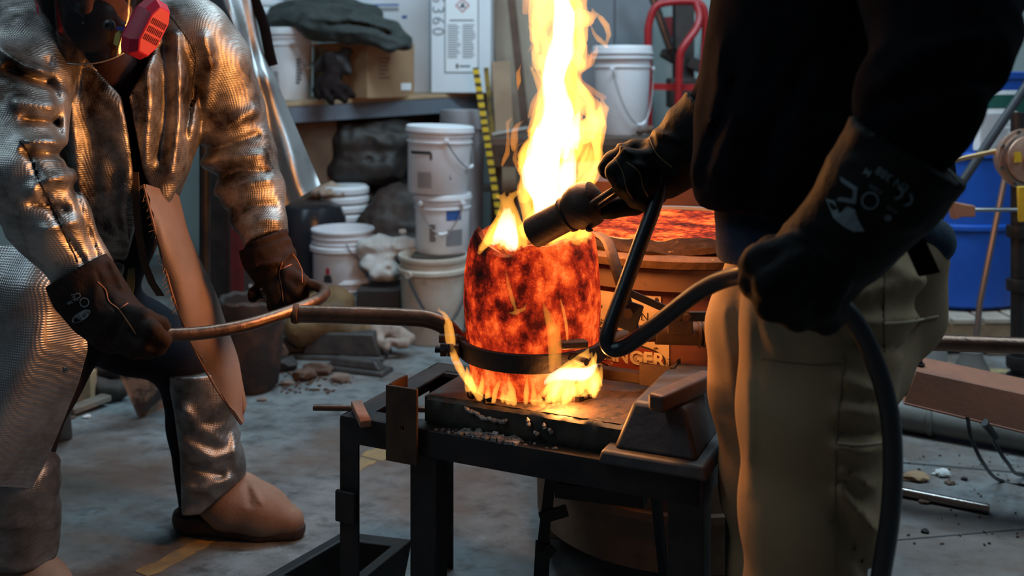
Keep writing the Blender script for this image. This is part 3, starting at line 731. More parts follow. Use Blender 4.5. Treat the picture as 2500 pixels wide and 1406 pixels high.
hp = PL([(1580, 402, 1.735), (1600, 404, 1.725), (1611, 428, 1.715), (1598, 500, 1.70), (1565, 590, 1.685), (1525, 700, 1.665), (1489, 800, 1.645), (1482, 836, 1.64), (1500, 853, 1.635), (1540, 838, 1.62), (1610, 785, 1.56), (1700, 716, 1.48), (1770, 681, 1.42), (1840, 672, 1.36), (1930, 696, 1.325), (2030, 730, 1.31), (2088, 785, 1.31), (2135, 880, 1.315), (2170, 1000, 1.32), (2180, 1130, 1.325), (2172, 1270, 1.33), (2148, 1420, 1.34), (2120, 1600, 1.36), (2100, 1850, 1.40)])
hp += [np.array((.60, 1.50, .035)), np.array((.85, 1.32, .0145)), np.array((1.3, 1.1, .0145))]
tag(MB().tube(curve_pts(hp, 7), .0130, 18).build('gas_hose', RUBBER), 'black rubber gas hose looping from the torch down past the khaki trousers', 'hose')

# ================================================================== flames
FL_OUT = flame_mat('flame_glow', (1.0, .33, .04), 38.0)
FL_MID = flame_mat('flame_body', (1.0, .40, .05), 48.0)
FL_CORE = flame_mat('flame_core', (1.0, .78, .52), 60.0)
D0 = 1.99
def licks(env, n, y0, y1, D, ln, r, seed, wide=1.0, zpow=1.0, sway=16):
    """pointed wavy tongues filling an envelope of (height, centre, half width)"""
    rg_ = random.Random(seed); ys = [e_[0] for e_ in env]; out = []
    for k in range(n):
        yb = y0+(y1-y0)*((k+rg_.random())/n)**zpow; u = rg_.uniform(-1, 1); L = rg_.uniform(*ln); ph = rg_.uniform(0, 6.28); R = rg_.uniform(*r); dD = rg_.uniform(-1, 1)
        sp = []
        for t in (0, .25, .5, .75, 1.0):
            y = yb-L*t; c = np.interp(-y, [-q for q in ys], [e_[1] for e_ in env]); h = np.interp(-y, [-q for q in ys], [e_[2] for e_ in env])
            rad = R*(.55, 1.0, .85, .5, .06)[int(t*4)]
            hw = max(h*wide-rad*.8, 2)
            x = c+u*hw+sway*t*math.sin(ph+t*3.2)
            sp.append((x, y, D+dD*hw*.75*D/F, max(rad, .6)))
        out.append(sp)
    return out
def lick_field(name, specs, m, parent, amp, freq, seed, res, k=.004):
    chs = [([P(x, y, D) for x, y, D, r in sp], [S(r, D) for x, y, D, r in sp]) for sp in specs]
    def fn(p):
        w = np.stack([vnoise(p, (freq, freq, freq*.5), seed+i) for i in range(3)], -1)
        w2 = np.stack([vnoise(p, (freq*3, freq*3, freq*1.2), seed+7+i) for i in range(3)], -1)
        q = (p+amp*w+amp*.35*w2).astype(np.float32); f = np.full(p.shape[:3], .03, np.float32)
        gx, gy, gz = p[:, 0, 0, 0], p[0, :, 0, 1], p[0, 0, :, 2]
        for pts, rs in chs:
            a = np.array(pts); mg = max(rs)+amp*1.4+.006
            ix = [np.searchsorted(g, a[:, i].min()-mg) for i, g in enumerate((gx, gy, gz))]; jx = [np.searchsorted(g, a[:, i].max()+mg) for i, g in enumerate((gx, gy, gz))]
            if any(b <= a_ for a_, b in zip(ix, jx)): continue
            sl_ = tuple(slice(a_, b) for a_, b in zip(ix, jx))
            g = None
            for i in range(len(pts)-1):
                c = cap(q[sl_], pts[i], pts[i+1], rs[i], rs[i+1]); g = c if g is None else np.minimum(g, c)
            f[sl_] = smin(f[sl_], g, k)
        return f
    pts = np.concatenate([np.array(c[0]) for c in chs]); rmax = max(max(c[1]) for c in chs)
    return field(name, fn, pts, rmax+amp*1.6, res, m, parent, 1)
top = thing('flame', 'tall yellow flame rising from the top of the crucible', 'flame', tuple(P(1340, 590, D0)))
ENV = [(600, 1325, 55), (500, 1345, 66), (440, 1358, 96), (400, 1366, 110), (340, 1376, 104), (290, 1384, 98), (255, 1384, 80), (220, 1370, 54), (180, 1358, 46), (130, 1365, 62), (80, 1362, 66), (30, 1356, 62), (-30, 1350, 56), (-120, 1345, 44), (-260, 1340, 12)]
lick_field('flame_tongue', licks(ENV, 95, 590, -100, D0, (90, 190), (11, 25), 4, 1.06), FL_MID, top, .016, 15, 3, .0036)
lick_field('flame_glow', licks(ENV, 46, 580, -60, D0, (80, 150), (7, 15), 8, 1.32, 1, 26), FL_OUT, top, .014, 18, 23, .0033)
core_env = [(600, 1325, 30), (500, 1348, 42), (440, 1352, 72), (400, 1358, 80), (340, 1372, 72), (290, 1376, 60), (250, 1374, 46), (220, 1366, 34), (180, 1360, 30), (120, 1376, 30), (60, 1378, 28), (0, 1372, 22), (-80, 1350, 10)]
lick_field('flame_core', licks(core_env, 46, 575, 40, D0, (100, 190), (14, 27), 15, 1.0), FL_CORE, top, .014, 16, 11, .0036)
lick_field('flame_tongue', [[(1318, 395, D0, 30), (1290, 400, D0, 22), (1272, 415, D0, 12), (1266, 428, D0, 3)], [(1330, 330, D0, 26), (1302, 325, D0, 18), (1288, 330, D0, 6)], [(1425, 320, D0, 30), (1458, 292, D0, 24), (1478, 262, D0, 13), (1472, 232, D0, 2)],
      [(1395, 50, D0, 26), (1428, 48, D0, 20), (1446, 36, D0, 10), (1438, 14, D0, 1.5)], [(1325, 150, D0, 18), (1312, 168, D0, 9), (1306, 178, D0, 2)], [(1410, 140, D0, 18), (1424, 160, D0, 13), (1420, 178, D0, 3)], [(1335, 190, D0, 14), (1325, 205, D0, 8), (1330, 215, D0, 2)]], FL_MID, top, .007, 22, 5, .0026)
lick_field('flame_tongue', [[(1443, 58, D0, 2), (1452, 82, D0, 5), (1466, 98, D0, 7), (1482, 112, D0, 6), (1492, 118, D0, 1)], [(1456, 28, D0, 1), (1470, 44, D0, 8), (1484, 62, D0, 9), (1490, 84, D0, 7), (1484, 104, D0, 4)]], FL_MID, top, .004, 26, 45, .002)
lick_field('flame_wisp', [[(1262, 222, D0, 1), (1266, 196, D0, 8), (1264, 172, D0, 7), (1276, 150, D0, 1)]], FL_OUT, top, .006, 30, 15, .002)
lick_field('flame_wisp', [[(1288, 128, D0, 1), (1298, 114, D0, 4), (1302, 100, D0, 1)]], FL_OUT, top, .004, 30, 16, .002)
lick_field('flame_wisp', [[(1420, 182, D0, 1), (1440, 158, D0, 6), (1446, 130, D0, 4), (1438, 110, D0, 1)]], FL_OUT, top, .006, 30, 17, .002)
DL = 1.915
lenv = [(612, 1232, 74), (585, 1236, 62), (550, 1240, 40), (520, 1242, 24), (495, 1240, 15), (470, 1238, 12), (440, 1238, 4)]
lick_field('flame_tongue', licks(lenv, 46, 614, 545, DL, (40, 90), (8, 17), 21, 1.0, 1, 7)+[[(1242, 530, DL, 14), (1238, 500, DL, 12), (1228, 480, DL, 8), (1214, 474, DL, 4), (1208, 482, DL, 1)], [(1240, 500, DL, 10), (1256, 480, DL, 8), (1270, 470, DL, 6), (1280, 466, DL, 1)],
      [(1255, 590, DL, 14), (1282, 560, 1.95, 15), (1300, 525, 1.96, 12), (1312, 500, 1.97, 4)]], FL_MID, top, .007, 22, 41, .0026)
lick_field('flame_core', licks([(612, 1228, 52), (570, 1236, 30), (520, 1240, 12), (480, 1240, 4)], 22, 612, 560, DL, (35, 70), (9, 16), 24, 1.0, 1, 4), FL_CORE, top, .006, 22, 43, .0026)
renv = [(600, 1385, 66), (580, 1395, 56), (555, 1412, 36), (530, 1425, 16), (500, 1430, 4)]
lick_field('flame_tongue', licks(renv, 26, 600, 575, 1.90, (30, 75), (7, 14), 31, 1.0, 1, 6), FL_MID, top, .006, 24, 51, .0026)
bot = thing('flame', 'low orange flames licking around the base of the crucible on the slab', 'flame', tuple(P(1290, 985, 1.84)))
FL_LICK = flame_mat('flame_licks', (1.0, .40, .06), 75.0)
lo = [[(1165, 962, 1.87, 6), (1135, 925, 1.89, 7), (1112, 880, 1.91, 7), (1106, 835, 1.93, 9), (1098, 795, 1.93, 8), (1082, 768, 1.93, 5), (1072, 762, 1.93, 3), (1071, 750, 1.93, 1)], [(1140, 940, 1.885, 5), (1118, 900, 1.90, 7), (1108, 860, 1.92, 5), (1094, 838, 1.93, 6), (1088, 800, 1.93, 5), (1090, 775, 1.93, 1)],
      [(1108, 860, 1.92, 7), (1128, 905, 1.89, 8), (1150, 945, 1.875, 7), (1170, 968, 1.86, 4)], [(1172, 972, 1.86, 9), (1146, 930, 1.87, 11), (1140, 895, 1.88, 3)]]
def w2(q): return (q[0]*F/q[1]+CX, HY+(CH-q[2])*F/q[1], q[1])
rl = random.Random(77)
for k in range(26):
    a = -2.85+k*.115+rl.uniform(-.04, .04); rr = .132; hh = rl.uniform(.018, .058); x = .041+rr*math.cos(a); y = 1.985+rr*math.sin(a); sw = rl.uniform(-.010, .010)
    lo.append([w2((x, y, .534))+(rl.uniform(5, 9),), w2((x+sw*.5, y-.003, .534+hh*.4))+(rl.uniform(6, 9),), w2((x+sw*1.4, y-.002, .534+hh*.75))+(4,), w2((x+sw*1.6, y, .534+hh*1.1))+(.6,)])
lick_field('flame_tongue', lo, FL_LICK, bot, .005, 26, 61, .0022, .003)
henv = [(990, 1375, 80), (950, 1392, 68), (915, 1408, 56), (890, 1430, 30), (860, 1445, 10)]
hi = licks(henv, 34, 985, 930, 1.825, (45, 90), (7, 15), 62, 1.0, 1, 10)
lick_field('flame_tongue', hi, FL_LICK, bot, .006, 24, 71, .0024)
lick_field('flame_core', [[(1335, 930, 1.825, 8), (1370, 915, 1.82, 17), (1410, 912, 1.825, 18), (1440, 905, 1.85, 12), (1456, 890, 1.87, 3)]], FL_CORE, bot, .006, 24, 73, .0026)
lick_field('flame_tongue', [[(1345, 905, 1.825, 8), (1352, 860, 1.828, 15), (1346, 815, 1.832, 13), (1334, 770, 1.838, 7), (1322, 728, 1.842, 1)], [(1362, 900, 1.826, 6), (1360, 855, 1.83, 9), (1356, 815, 1.834, 8), (1362, 775, 1.84, 1)]], FL_OUT, bot, .005, 26, 75, .0022)
lick_field('flame_tongue', [[(1388, 850, 1.838, 2), (1380, 800, 1.838, 5), (1370, 750, 1.84, 4), (1364, 722, 1.842, 1)]], FL_LICK, bot, .004, 26, 76, .002)
lick_field('flame_tongue', [[(1264, 768, 1.842, 2), (1252, 730, 1.845, 6), (1240, 690, 1.846, 4), (1233, 650, 1.846, 1)], [(1238, 762, 1.842, 1), (1258, 762, 1.842, 6), (1278, 752, 1.842, 5), (1286, 732, 1.842, 1)]], flame_mat('faint_lick', (1.0, .36, .05), 40.0), bot, .003, 30, 81, .002)
# charred paper curling at the base
CHAR = M('charred_flakes', (.012, .008, .008), .6, .1, ((.05, .025, .015), 30), (60, .5))
for (x0, x1, y, D, w, lab) in ((1140, 1200, 962, 1.86, .014, 'small charred flake curling at the left foot of the crucible'), (1320, 1445, 975, 1.85, .016, 'long charred flake curling at the right foot of the crucible')):
    rows = []
    for j in range(5):
        rows.append([G(x0+(x1-x0)*i/12, y+8*math.sin(i*.9)*.5+6-j*3-(4*i/12 if x0 > 1300 else -18*i/12), .532+.003*j*(1+.5*math.sin(i*1.7))) for i in range(13)])
    tag(MB().grid(rows, .0012).build('charred_flake', CHAR), lab, 'debris')
# ================================================================== people
from mathutils.bvhtree import BVHTree
def cp(sp): return [P(x, y, D) for x, y, D, r in sp], [S(r, D) for x, y, D, r in sp]
def pxy(p):
    D = np.maximum(p[..., 1], .2); return p[..., 0]/D*F+CX, (CH-p[..., 2])/D*F+HY
def fold2(px, py, poly, w, amp):
    f = None
    for (x0, y0), (x1, y1) in zip(poly[:-1], poly[1:]):
        dx, dy = x1-x0, y1-y0; t = np.clip(((px-x0)*dx+(py-y0)*dy)/(dx*dx+dy*dy), 0, 1)
        d = np.hypot(px-x0-t*dx, py-y0-t*dy); f = d if f is None else np.minimum(f, d)
    return amp*np.exp(-(f/w)**2)
def wrinkle(p, axis, fa, fc, seed, amp):
    """cross folds: noise that changes fast along the limb axis and slowly around it"""
    a = np.asarray(axis, np.float32); a = a/np.linalg.norm(a)
    al = (p@a)[..., None]*a; q = al*fa+(p-al)*fc
    q = q+.35*np.stack([vnoise(p, 9, seed+k) for k in (3, 4, 5)], -1)
    n = vnoise(q, 1.0, seed); r = 1-np.abs(vnoise(q*1.0, 1.35, seed+9))*2
    return amp*(.6*n+.7*r)
def decals(obj, items, m, name='print', off=.0012):
    """flat print laid onto the surface of obj; items: (text or polygon list, px, py, size, rotation)"""
    dg = bpy.context.evaluated_depsgraph_get(); bv = BVHTree.FromObject(obj, dg)
    mb = MB(); wm = obj.matrix_world
    for it in items:
        if isinstance(it[0], str): v, f = text_verts(it[0], it[3], 1.0, .004*it[3]); v = [(q[0], -q[1]) for q in v]
        else: v, f = it[0]; v = [(q[0]*it[3], q[1]*it[3]) for q in v]
        c, s = math.cos(it[4]), math.sin(it[4]); out = []; ok = True
        for x, y in v:
            tgt = P(it[1]+x*c-y*s, it[2]+x*s+y*c, 1.0); o = Vector((0, 0, CH)); d = (Vector(tgt)-o).normalized()
            h, nrm, _, _ = bv.ray_cast(o, d)
            if h is None: ok = False; break
            out.append(np.array(h-d*off))
        if ok: mb.add(out, f)
    if mb.v: return mb.build(name, m, obj, smooth=0)
def ringpoly(r0, r1, a0, a1, n=14, sy=1.0):
    v = []; f = []
    for k in range(n+1):
        a = a0+(a1-a0)*k/n; v += [(r0*math.cos(a), r0*math.sin(a)*sy), (r1*math.cos(a), r1*math.sin(a)*sy)]
    for k in range(n): f.append((2*k, 2*k+1, 2*k+3, 2*k+2))
    return v, f
def discpoly(rx, ry, n=20): return [(rx*math.cos(2*math.pi*k/n), ry*math.sin(2*math.pi*k/n)) for k in range(n)], [tuple(range(n))]

# ------------------------------------------------------------------ worker in the aluminised coat
w1 = thing('person', 'person in a silver aluminised coat and clear face shield gripping the shank handle', 'person', tuple(P(250, 760, 2.3)*np.array((1, 1, 0))))
legf, rlf = cp([(215, 770, 2.34, 105), (330, 820, 2.40, 88), (452, 872, 2.46, 72)])
shf, rsf = cp([(452, 880, 2.46, 70), (468, 1040, 2.49, 56), (478, 1235, 2.51, 40)])
legr, rlr = cp([(170, 790, 2.26, 110), (100, 930, 2.17, 92), (50, 1080, 2.12, 74)])
shr, rsr = cp([(50, 1080, 2.12, 72), (50, 1240, 2.15, 60), (45, 1385, 2.17, 46)])
tor, rto = cp([(215, 745, 2.34, 105), (255, 560, 2.30, 118), (285, 360, 2.26, 128), (280, 220, 2.24, 118)])
nk, rnk = cp([(275, 190, 2.22, 62), (255, 90, 2.17, 54), (250, 20, 2.14, 54)])
HC = P(248, -25, 2.13)
fwd = np.array((.10, -.95, -.30)); fwd /= np.linalg.norm(fwd); rt = np.cross(fwd, (0, 0, 1)); rt /= np.linalg.norm(rt); up = np.cross(rt, fwd)
def hd(a, b, c): return HC+rt*a+fwd*b+up*c       # head frame: side, forward, up
def head_fn(p):
    q = p-HC.astype(np.float32); l = np.stack([q@rt.astype(np.float32), q@fwd.astype(np.float32), q@up.astype(np.float32)], -1)
    f = ell(l, (0, -.012, .035), (.076, .095, .098))
    f = smin(f, ell(l, (0, .022, -.045), (.058, .068, .075)), .03)
    f = smin(f, cap(l, (0, .085, .025), (0, .108, -.018), .009, .014), .012)
    for s in (-1, 1):
        f = smin(f, ell(l, (s*.080, -.005, -.005), (.010, .020, .032)), .008)
        f = np.maximum(f, -(ell(l, (s*.032, .090, .022), (.018, .014, .011))))
        f = np.minimum(f, np.linalg.norm(l-np.array((s*.032, .074, .022), np.float32), axis=-1)-.0115)
    f = smin(f, ell(l, (0, .084, -.052), (.022, .012, .007)), .006)
    return f
def body_fn(p):
    f = chain(p, tor, rto, .05)
    for a, b in ((legf, rlf), (shf, rsf), (legr, rlr), (shr, rsr)): f = smin(f, chain(p, a, b, .03), .04)
    sa, ra = cp([(285, 190, 2.24, 90), (100, 140, 2.06, 66), (50, 270, 1.91, 52), (70, 430, 1.81, 46), (205, 665, 1.86, 36)])
    f = smin(f, chain(p, sa, ra, .03), .03)
    sa, ra = cp([(300, 150, 2.24, 90), (480, 130, 2.29, 60), (550, 240, 2.35, 48), (590, 365, 2.37, 44), (650, 590, 2.26, 36)])
    f = smin(f, chain(p, sa, ra, .03), .03)
    f = smin(f, chain(p, nk, rnk, .02), .03)
    return f-.003*vnoise(p, 11, 2)
allp = np.array(tor+legf+shf+legr+shr+nk+[P(40, 270, 1.9), P(650, 600, 2.3)])
body = field('body', body_fn, allp, .15, .011, M('black_work_clothes', (.010, .010, .014), .9, 0, ((.016, .016, .024), 12), (300, .2), spec=.15), w1, 2)
field('head', head_fn, [HC], .17, .0045, SKIN, body)
field('hair', lambda p: np.maximum(np.linalg.norm((p-(HC+up*.03-fwd*.02).astype(np.float32))/np.array((.088, .108, .105), np.float32), axis=-1)-1, (p-(HC+fwd*.045).astype(np.float32))@fwd.astype(np.float32)*8)*.09-.002*vnoise(p, 60, 3), [HC], .17, .006, HAIR, body)
field('shirt_collar', lambda p: chain(p, *cp([(285, 215, 2.17, 60), (268, 160, 2.14, 58), (256, 105, 2.13, 52)]), .02)-.003*wrinkle(p, (0, 0, 1), 40, 12, 3, 1), [P(268, 160, 2.15)], .12, .006, M('dim_red_shirt', (.028, .006, .006), .9, 0, None, (500, .3)), body)
# coat
sl_n, rs_n = cp([(90, 95, 2.09, 118), (50, 180, 2.0, 118), (36, 300, 1.90, 112), (52, 425, 1.82, 100), (115, 535, 1.835, 84), (205, 672, 1.865, 66)])
sl_f, rs_f = cp([(470, 95, 2.27, 96), (520, 150, 2.31, 84), (552, 250, 2.35, 80), (584, 365, 2.36, 77), (618, 475, 2.32, 68), (648, 582, 2.26, 55)])
co, rc = cp([(255, 150, 2.23, 150), (285, 200, 2.24, 180), (285, 320, 2.25, 178), (262, 450, 2.26, 154), (228, 570, 2.29, 128), (190, 700, 2.31, 140)])
yk, ryk = cp([(90, 80, 2.10, 105), (255, 95, 2.26, 120), (470, 85, 2.27, 90)])
def coat_fn(p):
    px, py = pxy(p)
    tr = chain(p, co, rc, .05)
    tr = smin(tr, chain(p, yk, ryk, .05), .04)
    tr = smin(tr, chain(p, *cp([(408, 320, 2.21, 60), (402, 410, 2.185, 40), (396, 470, 2.17, 20), (400, 500, 2.17, 6)]), .02), .03)
    # drape of the front: vertical ridges and valleys
    for poly, w, a in (([(170, 150), (172, 260), (182, 360), (190, 480)], 13, .016), ([(205, 200), (225, 330), (240, 520)], 16, -.008),
                       ([(432, 85), (440, 180), (438, 300), (420, 420)], 17, .020), ([(398, 120), (402, 250), (392, 380)], 13, -.015),
                       ([(358, 140), (366, 260), (352, 400)], 17, .014), ([(328, 230), (338, 330), (345, 400)], 10, -.008),
                       ([(250, 230), (290, 260), (300, 300)], 16, .010), ([(240, 330), (285, 420), (280, 540)], 26, -.012), ([(310, 430), (300, 520), (318, 600)], 16, .012),
                       ([(220, 560), (320, 590)], 14, .010), ([(205, 615), (300, 640)], 12, -.008),
                       ([(420, 30), (478, 120), (470, 230), (452, 330)], 8, -.013), ([(125, 180), (135, 300), (150, 420), (190, 560)], 12, -.025)):
        tr = tr-fold2(px, py, poly, w, a)
    tr = tr-.006*vnoise(p, (10, 10, 5), 4)-.003*vnoise(p, 26, 8)
    an = sl_n[4]-sl_n[2]
    sn = chain(p, sl_n, rs_n, .03)-wrinkle(p, an, 13, 5, 21, .0055)-.002*vnoise(p, 30, 5)
    for poly, w, a in (([(0, 120), (60, 160), (120, 180)], 13, .016), ([(20, 170), (80, 190), (118, 200)], 11, -.022), ([(40, 250), (130, 260)], 15, .014), ([(60, 290), (135, 300)], 8, -.016), ([(55, 345), (140, 345)], 12, .016), ([(70, 372), (150, 378)], 8, -.014),
                       ([(80, 465), (110, 440), (168, 432)], 15, .016), ([(75, 495), (160, 510)], 8, -.012), ([(48, 345), (80, 400), (105, 470), (150, 560), (205, 640)], 5, -.010), ([(110, 560), (190, 540)], 10, .010)):
        sn = sn-fold2(px, py, poly, w*1.15, a*1.45)
    af = sl_f[4]-sl_f[2]
    sf = chain(p, sl_f, rs_f, .03)-wrinkle(p, af, 13, 5.5, 33, .005)-.002*vnoise(p, 30, 6)
    for poly, w, a in (([(500, 90), (515, 160), (500, 260)], 13, .014), ([(470, 330), (550, 310), (620, 270)], 14, .013), ([(480, 372), (560, 352), (625, 330)], 9, -.013), ([(495, 400), (570, 385), (640, 378)], 13, .013),
                       ([(505, 440), (580, 415), (650, 420)], 8, -.012), ([(520, 470), (600, 450), (655, 440)], 12, .012), ([(550, 520), (620, 500), (665, 500)], 9, -.010), ([(575, 555), (640, 535), (680, 540)], 10, .009)):
        sf = sf-fold2(px, py, poly, w*1.1, a)
    f = smin(smin(tr, sn, .006), sf, .012)
    f = f-fold2(px, py, [(118, 150), (140, 240), (145, 330), (172, 430), (205, 540), (238, 630)], 9, -.011)-fold2(px, py, [(462, 250), (452, 320), (462, 380)], 8, -.006)
    # neck opening and front gap, cut to the layer beneath
    gap = np.where(py > 40, np.maximum(np.abs(px-np.interp(py, [40, 130, 180, 235, 300, 420, 470, 560, 640, 720], [283, 288, 295, 305, 318, 338, 352, 366, 376, 390]))-np.interp(py, [40, 130, 180, 235, 330, 420, 470, 560, 640, 720], [95, 82, 46, 5, 5, 8, 14, 32, 64, 95]), 0), 60)/F*2.15
    gap = np.where(p[..., 1] < np.where(py < 235, 2.19, 2.35), .004-gap, -.05)
    f = np.maximum(f, gap)
    # sleeve ends
    for pts in (sl_n, sl_f):
        d = ((pts[-1]-pts[-2])/np.linalg.norm(pts[-1]-pts[-2])).astype(np.float32)
        e_ = (p-pts[-1].astype(np.float32))@d-.012
        near = np.linalg.norm(p-pts[-1].astype(np.float32), axis=-1) < .16
        f = np.where(near, np.maximum(f, e_), f)
    return f
cpts = np.array(sl_n+sl_f+co+yk)
coat = field('coat', coat_fn, cpts, .10, .0062, ALU, w1, 1)
# loose front flap showing its lining
Lp = [(352, 450, 2.09), (380, 560, 2.08), (404, 650, 2.09), (428, 735, 2.11), (470, 840, 2.15), (528, 945, 2.21), (590, 1035, 2.26)]
Mp = [(392, 462, 2.16), (425, 570, 2.13), (450, 660, 2.13), (482, 750, 2.16), (525, 850, 2.20), (570, 945, 2.25), (594, 1020, 2.27)]
Rp = [(425, 455, 2.26), (455, 560, 2.26), (492, 650, 2.28), (530, 732, 2.29), (562, 830, 2.29), (584, 900, 2.29), (600, 985, 2.28)]
cl, cm, crr = (curve_pts(PL(q), 6) for q in (Lp, Mp, Rp))
rowsf = []
for i in range(len(cl)):
    r = []
    for k in range(13):
        t = k/12; b = (1-t)**2*cl[i]+2*t*(1-t)*(cm[i]*2-.5*(cl[i]+crr[i]))+t*t*crr[i]
        r.append(b+np.array((0, .004*math.sin(i*.5+k*.6), 0))+np.array((rngp.uniform(-.0025, .0025) if k == 0 else 0, 0, 0)))
    rowsf.append(r)
MB().grid(rowsf, .0035).build('coat_flap', LINING, w1, smooth=60)
MB().tube([q+np.array((-.001, -.002, 0)) for q in cl], .0028, 6).build('flap_hem', M('lining_hem', (.28, .14, .08), .8), w1)
# near skirt of the coat
rows_s = []
ys = np.linspace(600, 1192, 40)
for y in ys:
    xr = np.interp(y, [600, 700, 760, 850, 930, 1120, 1192], [215, 215, 200, 215, 192, 112, 74]); xl = -170
    r = []
    for k in range(26):
        t = k/25; x = xl+(xr-xl)*t; yy = y if y < 1150 else y-(1-t)*30*(y-1150)/42
        D = 2.08-.13*math.sin(math.pi*min(1, .12+t*.80))+.012*math.sin(t*9+y*.006)+.05*max(0, (700-y)/100)
        r.append(P(x, yy, D)+np.array((0, .004*math.sin(x*.05+y*.03), 0)))
    rows_s.append(r)
MB().grid(rows_s, .003).build('coat_skirt', weave_mat('aluminised_cloth_coarse', (.50, .49, .49), (.20, .145, .115), .44, 1.0, 400, .30, .40, .72), w1, smooth=60)
snap = MB(); snap.lathe([(.006, 0), (.006, .002), (.003, .004), (.001, .0045)], P(160, 903, 1.955), 12, (0, -1, 0)); snap.build('snap', CHROME, w1)
for (x, y, D) in ((208, 160, 2.045), (308, 453, 2.08)):
    MB().lathe([(.006, 0), (.006, .002), (.003, .004), (.001, .0045)], P(x, y, D), 12, (0.2, -1, 0)).build('snap', CHROME, w1)
# frayed threads along the flap edge, hanging strap and tongue
mb = MB()
for k in range(46):
    i = int(k/46*22); q = np.array(cl[i])+(0, -.003, 0); d = np.array((rngp.uniform(-.012, -.002), rngp.uniform(-.006, .002), rngp.uniform(-.020, -.002)))
    mb.tube([q, q+d*.5+(rngp.uniform(-.002, .002), 0, 0), q+d], [.0008, .0006, .0003], 4)
FRAY = M('frayed_threads', (.42, .25, .15), .8)
tag(mb.build('frayed_edge', FRAY, w1), kind='stuff')
MB().grid([[P(x-9, y, D), P(x+9, y, D)] for x, y, D in ((330, 420, 2.12), (334, 500, 2.13), (340, 570, 2.13), (352, 640, 2.14), (372, 690, 2.15), (392, 720, 2.17))], .003).build('hanging_strap', M('brown_strap', (.12, .065, .04), .8), w1, smooth=60)
MB().grid([[P(x-w, y, 2.10), P(x+w, y, 2.10)] for x, y, w in ((322, 655, 8), (320, 690, 10), (318, 720, 7))], .003).build('fabric_tongue', M('olive_tongue', (.10, .10, .04), .85), w1)
# leg guards
gf, rgf = cp([(480, 870, 2.44, 74), (490, 960, 2.45, 76), (500, 1060, 2.465, 78), (512, 1150, 2.475, 80), (505, 1225, 2.49, 84), (500, 1262, 2.49, 84)])
def guard_fn(p):
    px, py = pxy(p)
    f = chain(p, gf, rgf, .02)-wrinkle(p, (0.15, 0, 1), 15, 5, 51, .008)-.0025*vnoise(p, 28, 3)
    for poly, w, a in (([(450, 1000), (480, 1050), (540, 1075)], 14, .010), ([(450, 1080), (520, 1120), (575, 1105)], 14, .010), ([(470, 1140), (540, 1160)], 11, -.009), ([(440, 1180), (480, 1200), (560, 1170)], 12, .009), ([(570, 1060), (578, 1140)], 10, .008)):
        f = f-fold2(px, py, poly, w, a)
    f = np.maximum(f, p[..., 2]-P(0, 897, 2.45)[2])
    f = np.maximum(f, -(py-1258+np.clip(px-485, 0, 200)*-.95)*0-1) if False else f
    cut = (py-np.interp(px, [400, 488, 600, 640], [1262, 1256, 1160, 1120]))/F*2.45
    f = np.maximum(f, cut)
    f = np.maximum(f, (np.interp(py, [890, 1000, 1120, 1262], [402, 424, 440, 444])-px)/F*2.45)
    return f
field('leg_guard', guard_fn, gf, .1, .005, GUARD, w1)
gr, rgr = cp([(30, 1090, 2.10, 92), (42, 1180, 2.11, 90), (45, 1280, 2.13, 82), (52, 1375, 2.15, 80)])
field('leg_guard', lambda p: np.maximum(chain(p, gr, rgr, .02)-wrinkle(p, (0, 0, 1), 15, 5, 57, .007)-.0025*vnoise(p, 28, 4), P(0, 1372, 2.13)[2]-p[..., 2]), gr, .1, .005, GUARD, w1)
# boots with leather covers
bf, rbf = cp([(515, 1215, 2.50, 50), (580, 1222, 2.495, 60), (640, 1248, 2.485, 56), (705, 1272, 2.475, 36)])
def spat_fn(p):
    px, py = pxy(p)
    f = chain(p, bf, rbf, .03)
    f = smin(f, cap(p, P(545, 1190, 2.5), P(560, 1230, 2.49), S(48, 2.5), S(60, 2.5)), .02)
    f = f-.0025*vnoise(p, 20, 9)-fold2(px, py, [(600, 1180), (610, 1230)], 8, -.004)-fold2(px, py, [(618, 1190), (635, 1225)], 7, .004)
    f = np.maximum(f, .013-p[..., 2])
    f = np.maximum(f, (np.interp(py, [1150, 1256, 1310], [592, 490, 545])-px-4)/F*2.5*.8)
    return f
boot = field('boot_cover', spat_fn, bf, .1, .0045, SPAT, w1)
def sole_fn(p):
    f = chain(p, *cp([(468, 1262, 2.515, 46), (560, 1285, 2.50, 40), (640, 1290, 2.485, 44), (712, 1290, 2.475, 34)]), .02)
    f = np.maximum(f, p[..., 2]-np.interp(p[..., 0], [P(420, 0, 2.5)[0], P(500, 0, 2.5)[0], P(560, 0, 2.5)[0], P(740, 0, 2.5)[0]], [.050, .044, .022, .030])); return np.maximum(f, .001-p[..., 2])
field('sole', sole_fn, [P(468, 1262, 2.515), P(712, 1290, 2.475)], .08, .0045, SOLE, boot)
br, rbr = cp([(40, 1395, 2.16, 70), (90, 1430, 2.13, 66), (165, 1470, 2.10, 44)])
boot2 = field('boot_cover', lambda p: np.maximum(chain(p, br, rbr, .03)-.0025*vnoise(p, 20, 5), .014-p[..., 2]), br, .1, .006, SPAT, w1)
field('sole', lambda p: np.maximum(np.maximum(chain(p, *cp([(30, 1450, 2.17, 55), (100, 1470, 2.13, 50), (170, 1490, 2.10, 44)]), .02), p[..., 2]-.03), .001-p[..., 2]), [P(30, 1450, 2.17), P(170, 1490, 2.1)], .08, .006, SOLE, boot2)
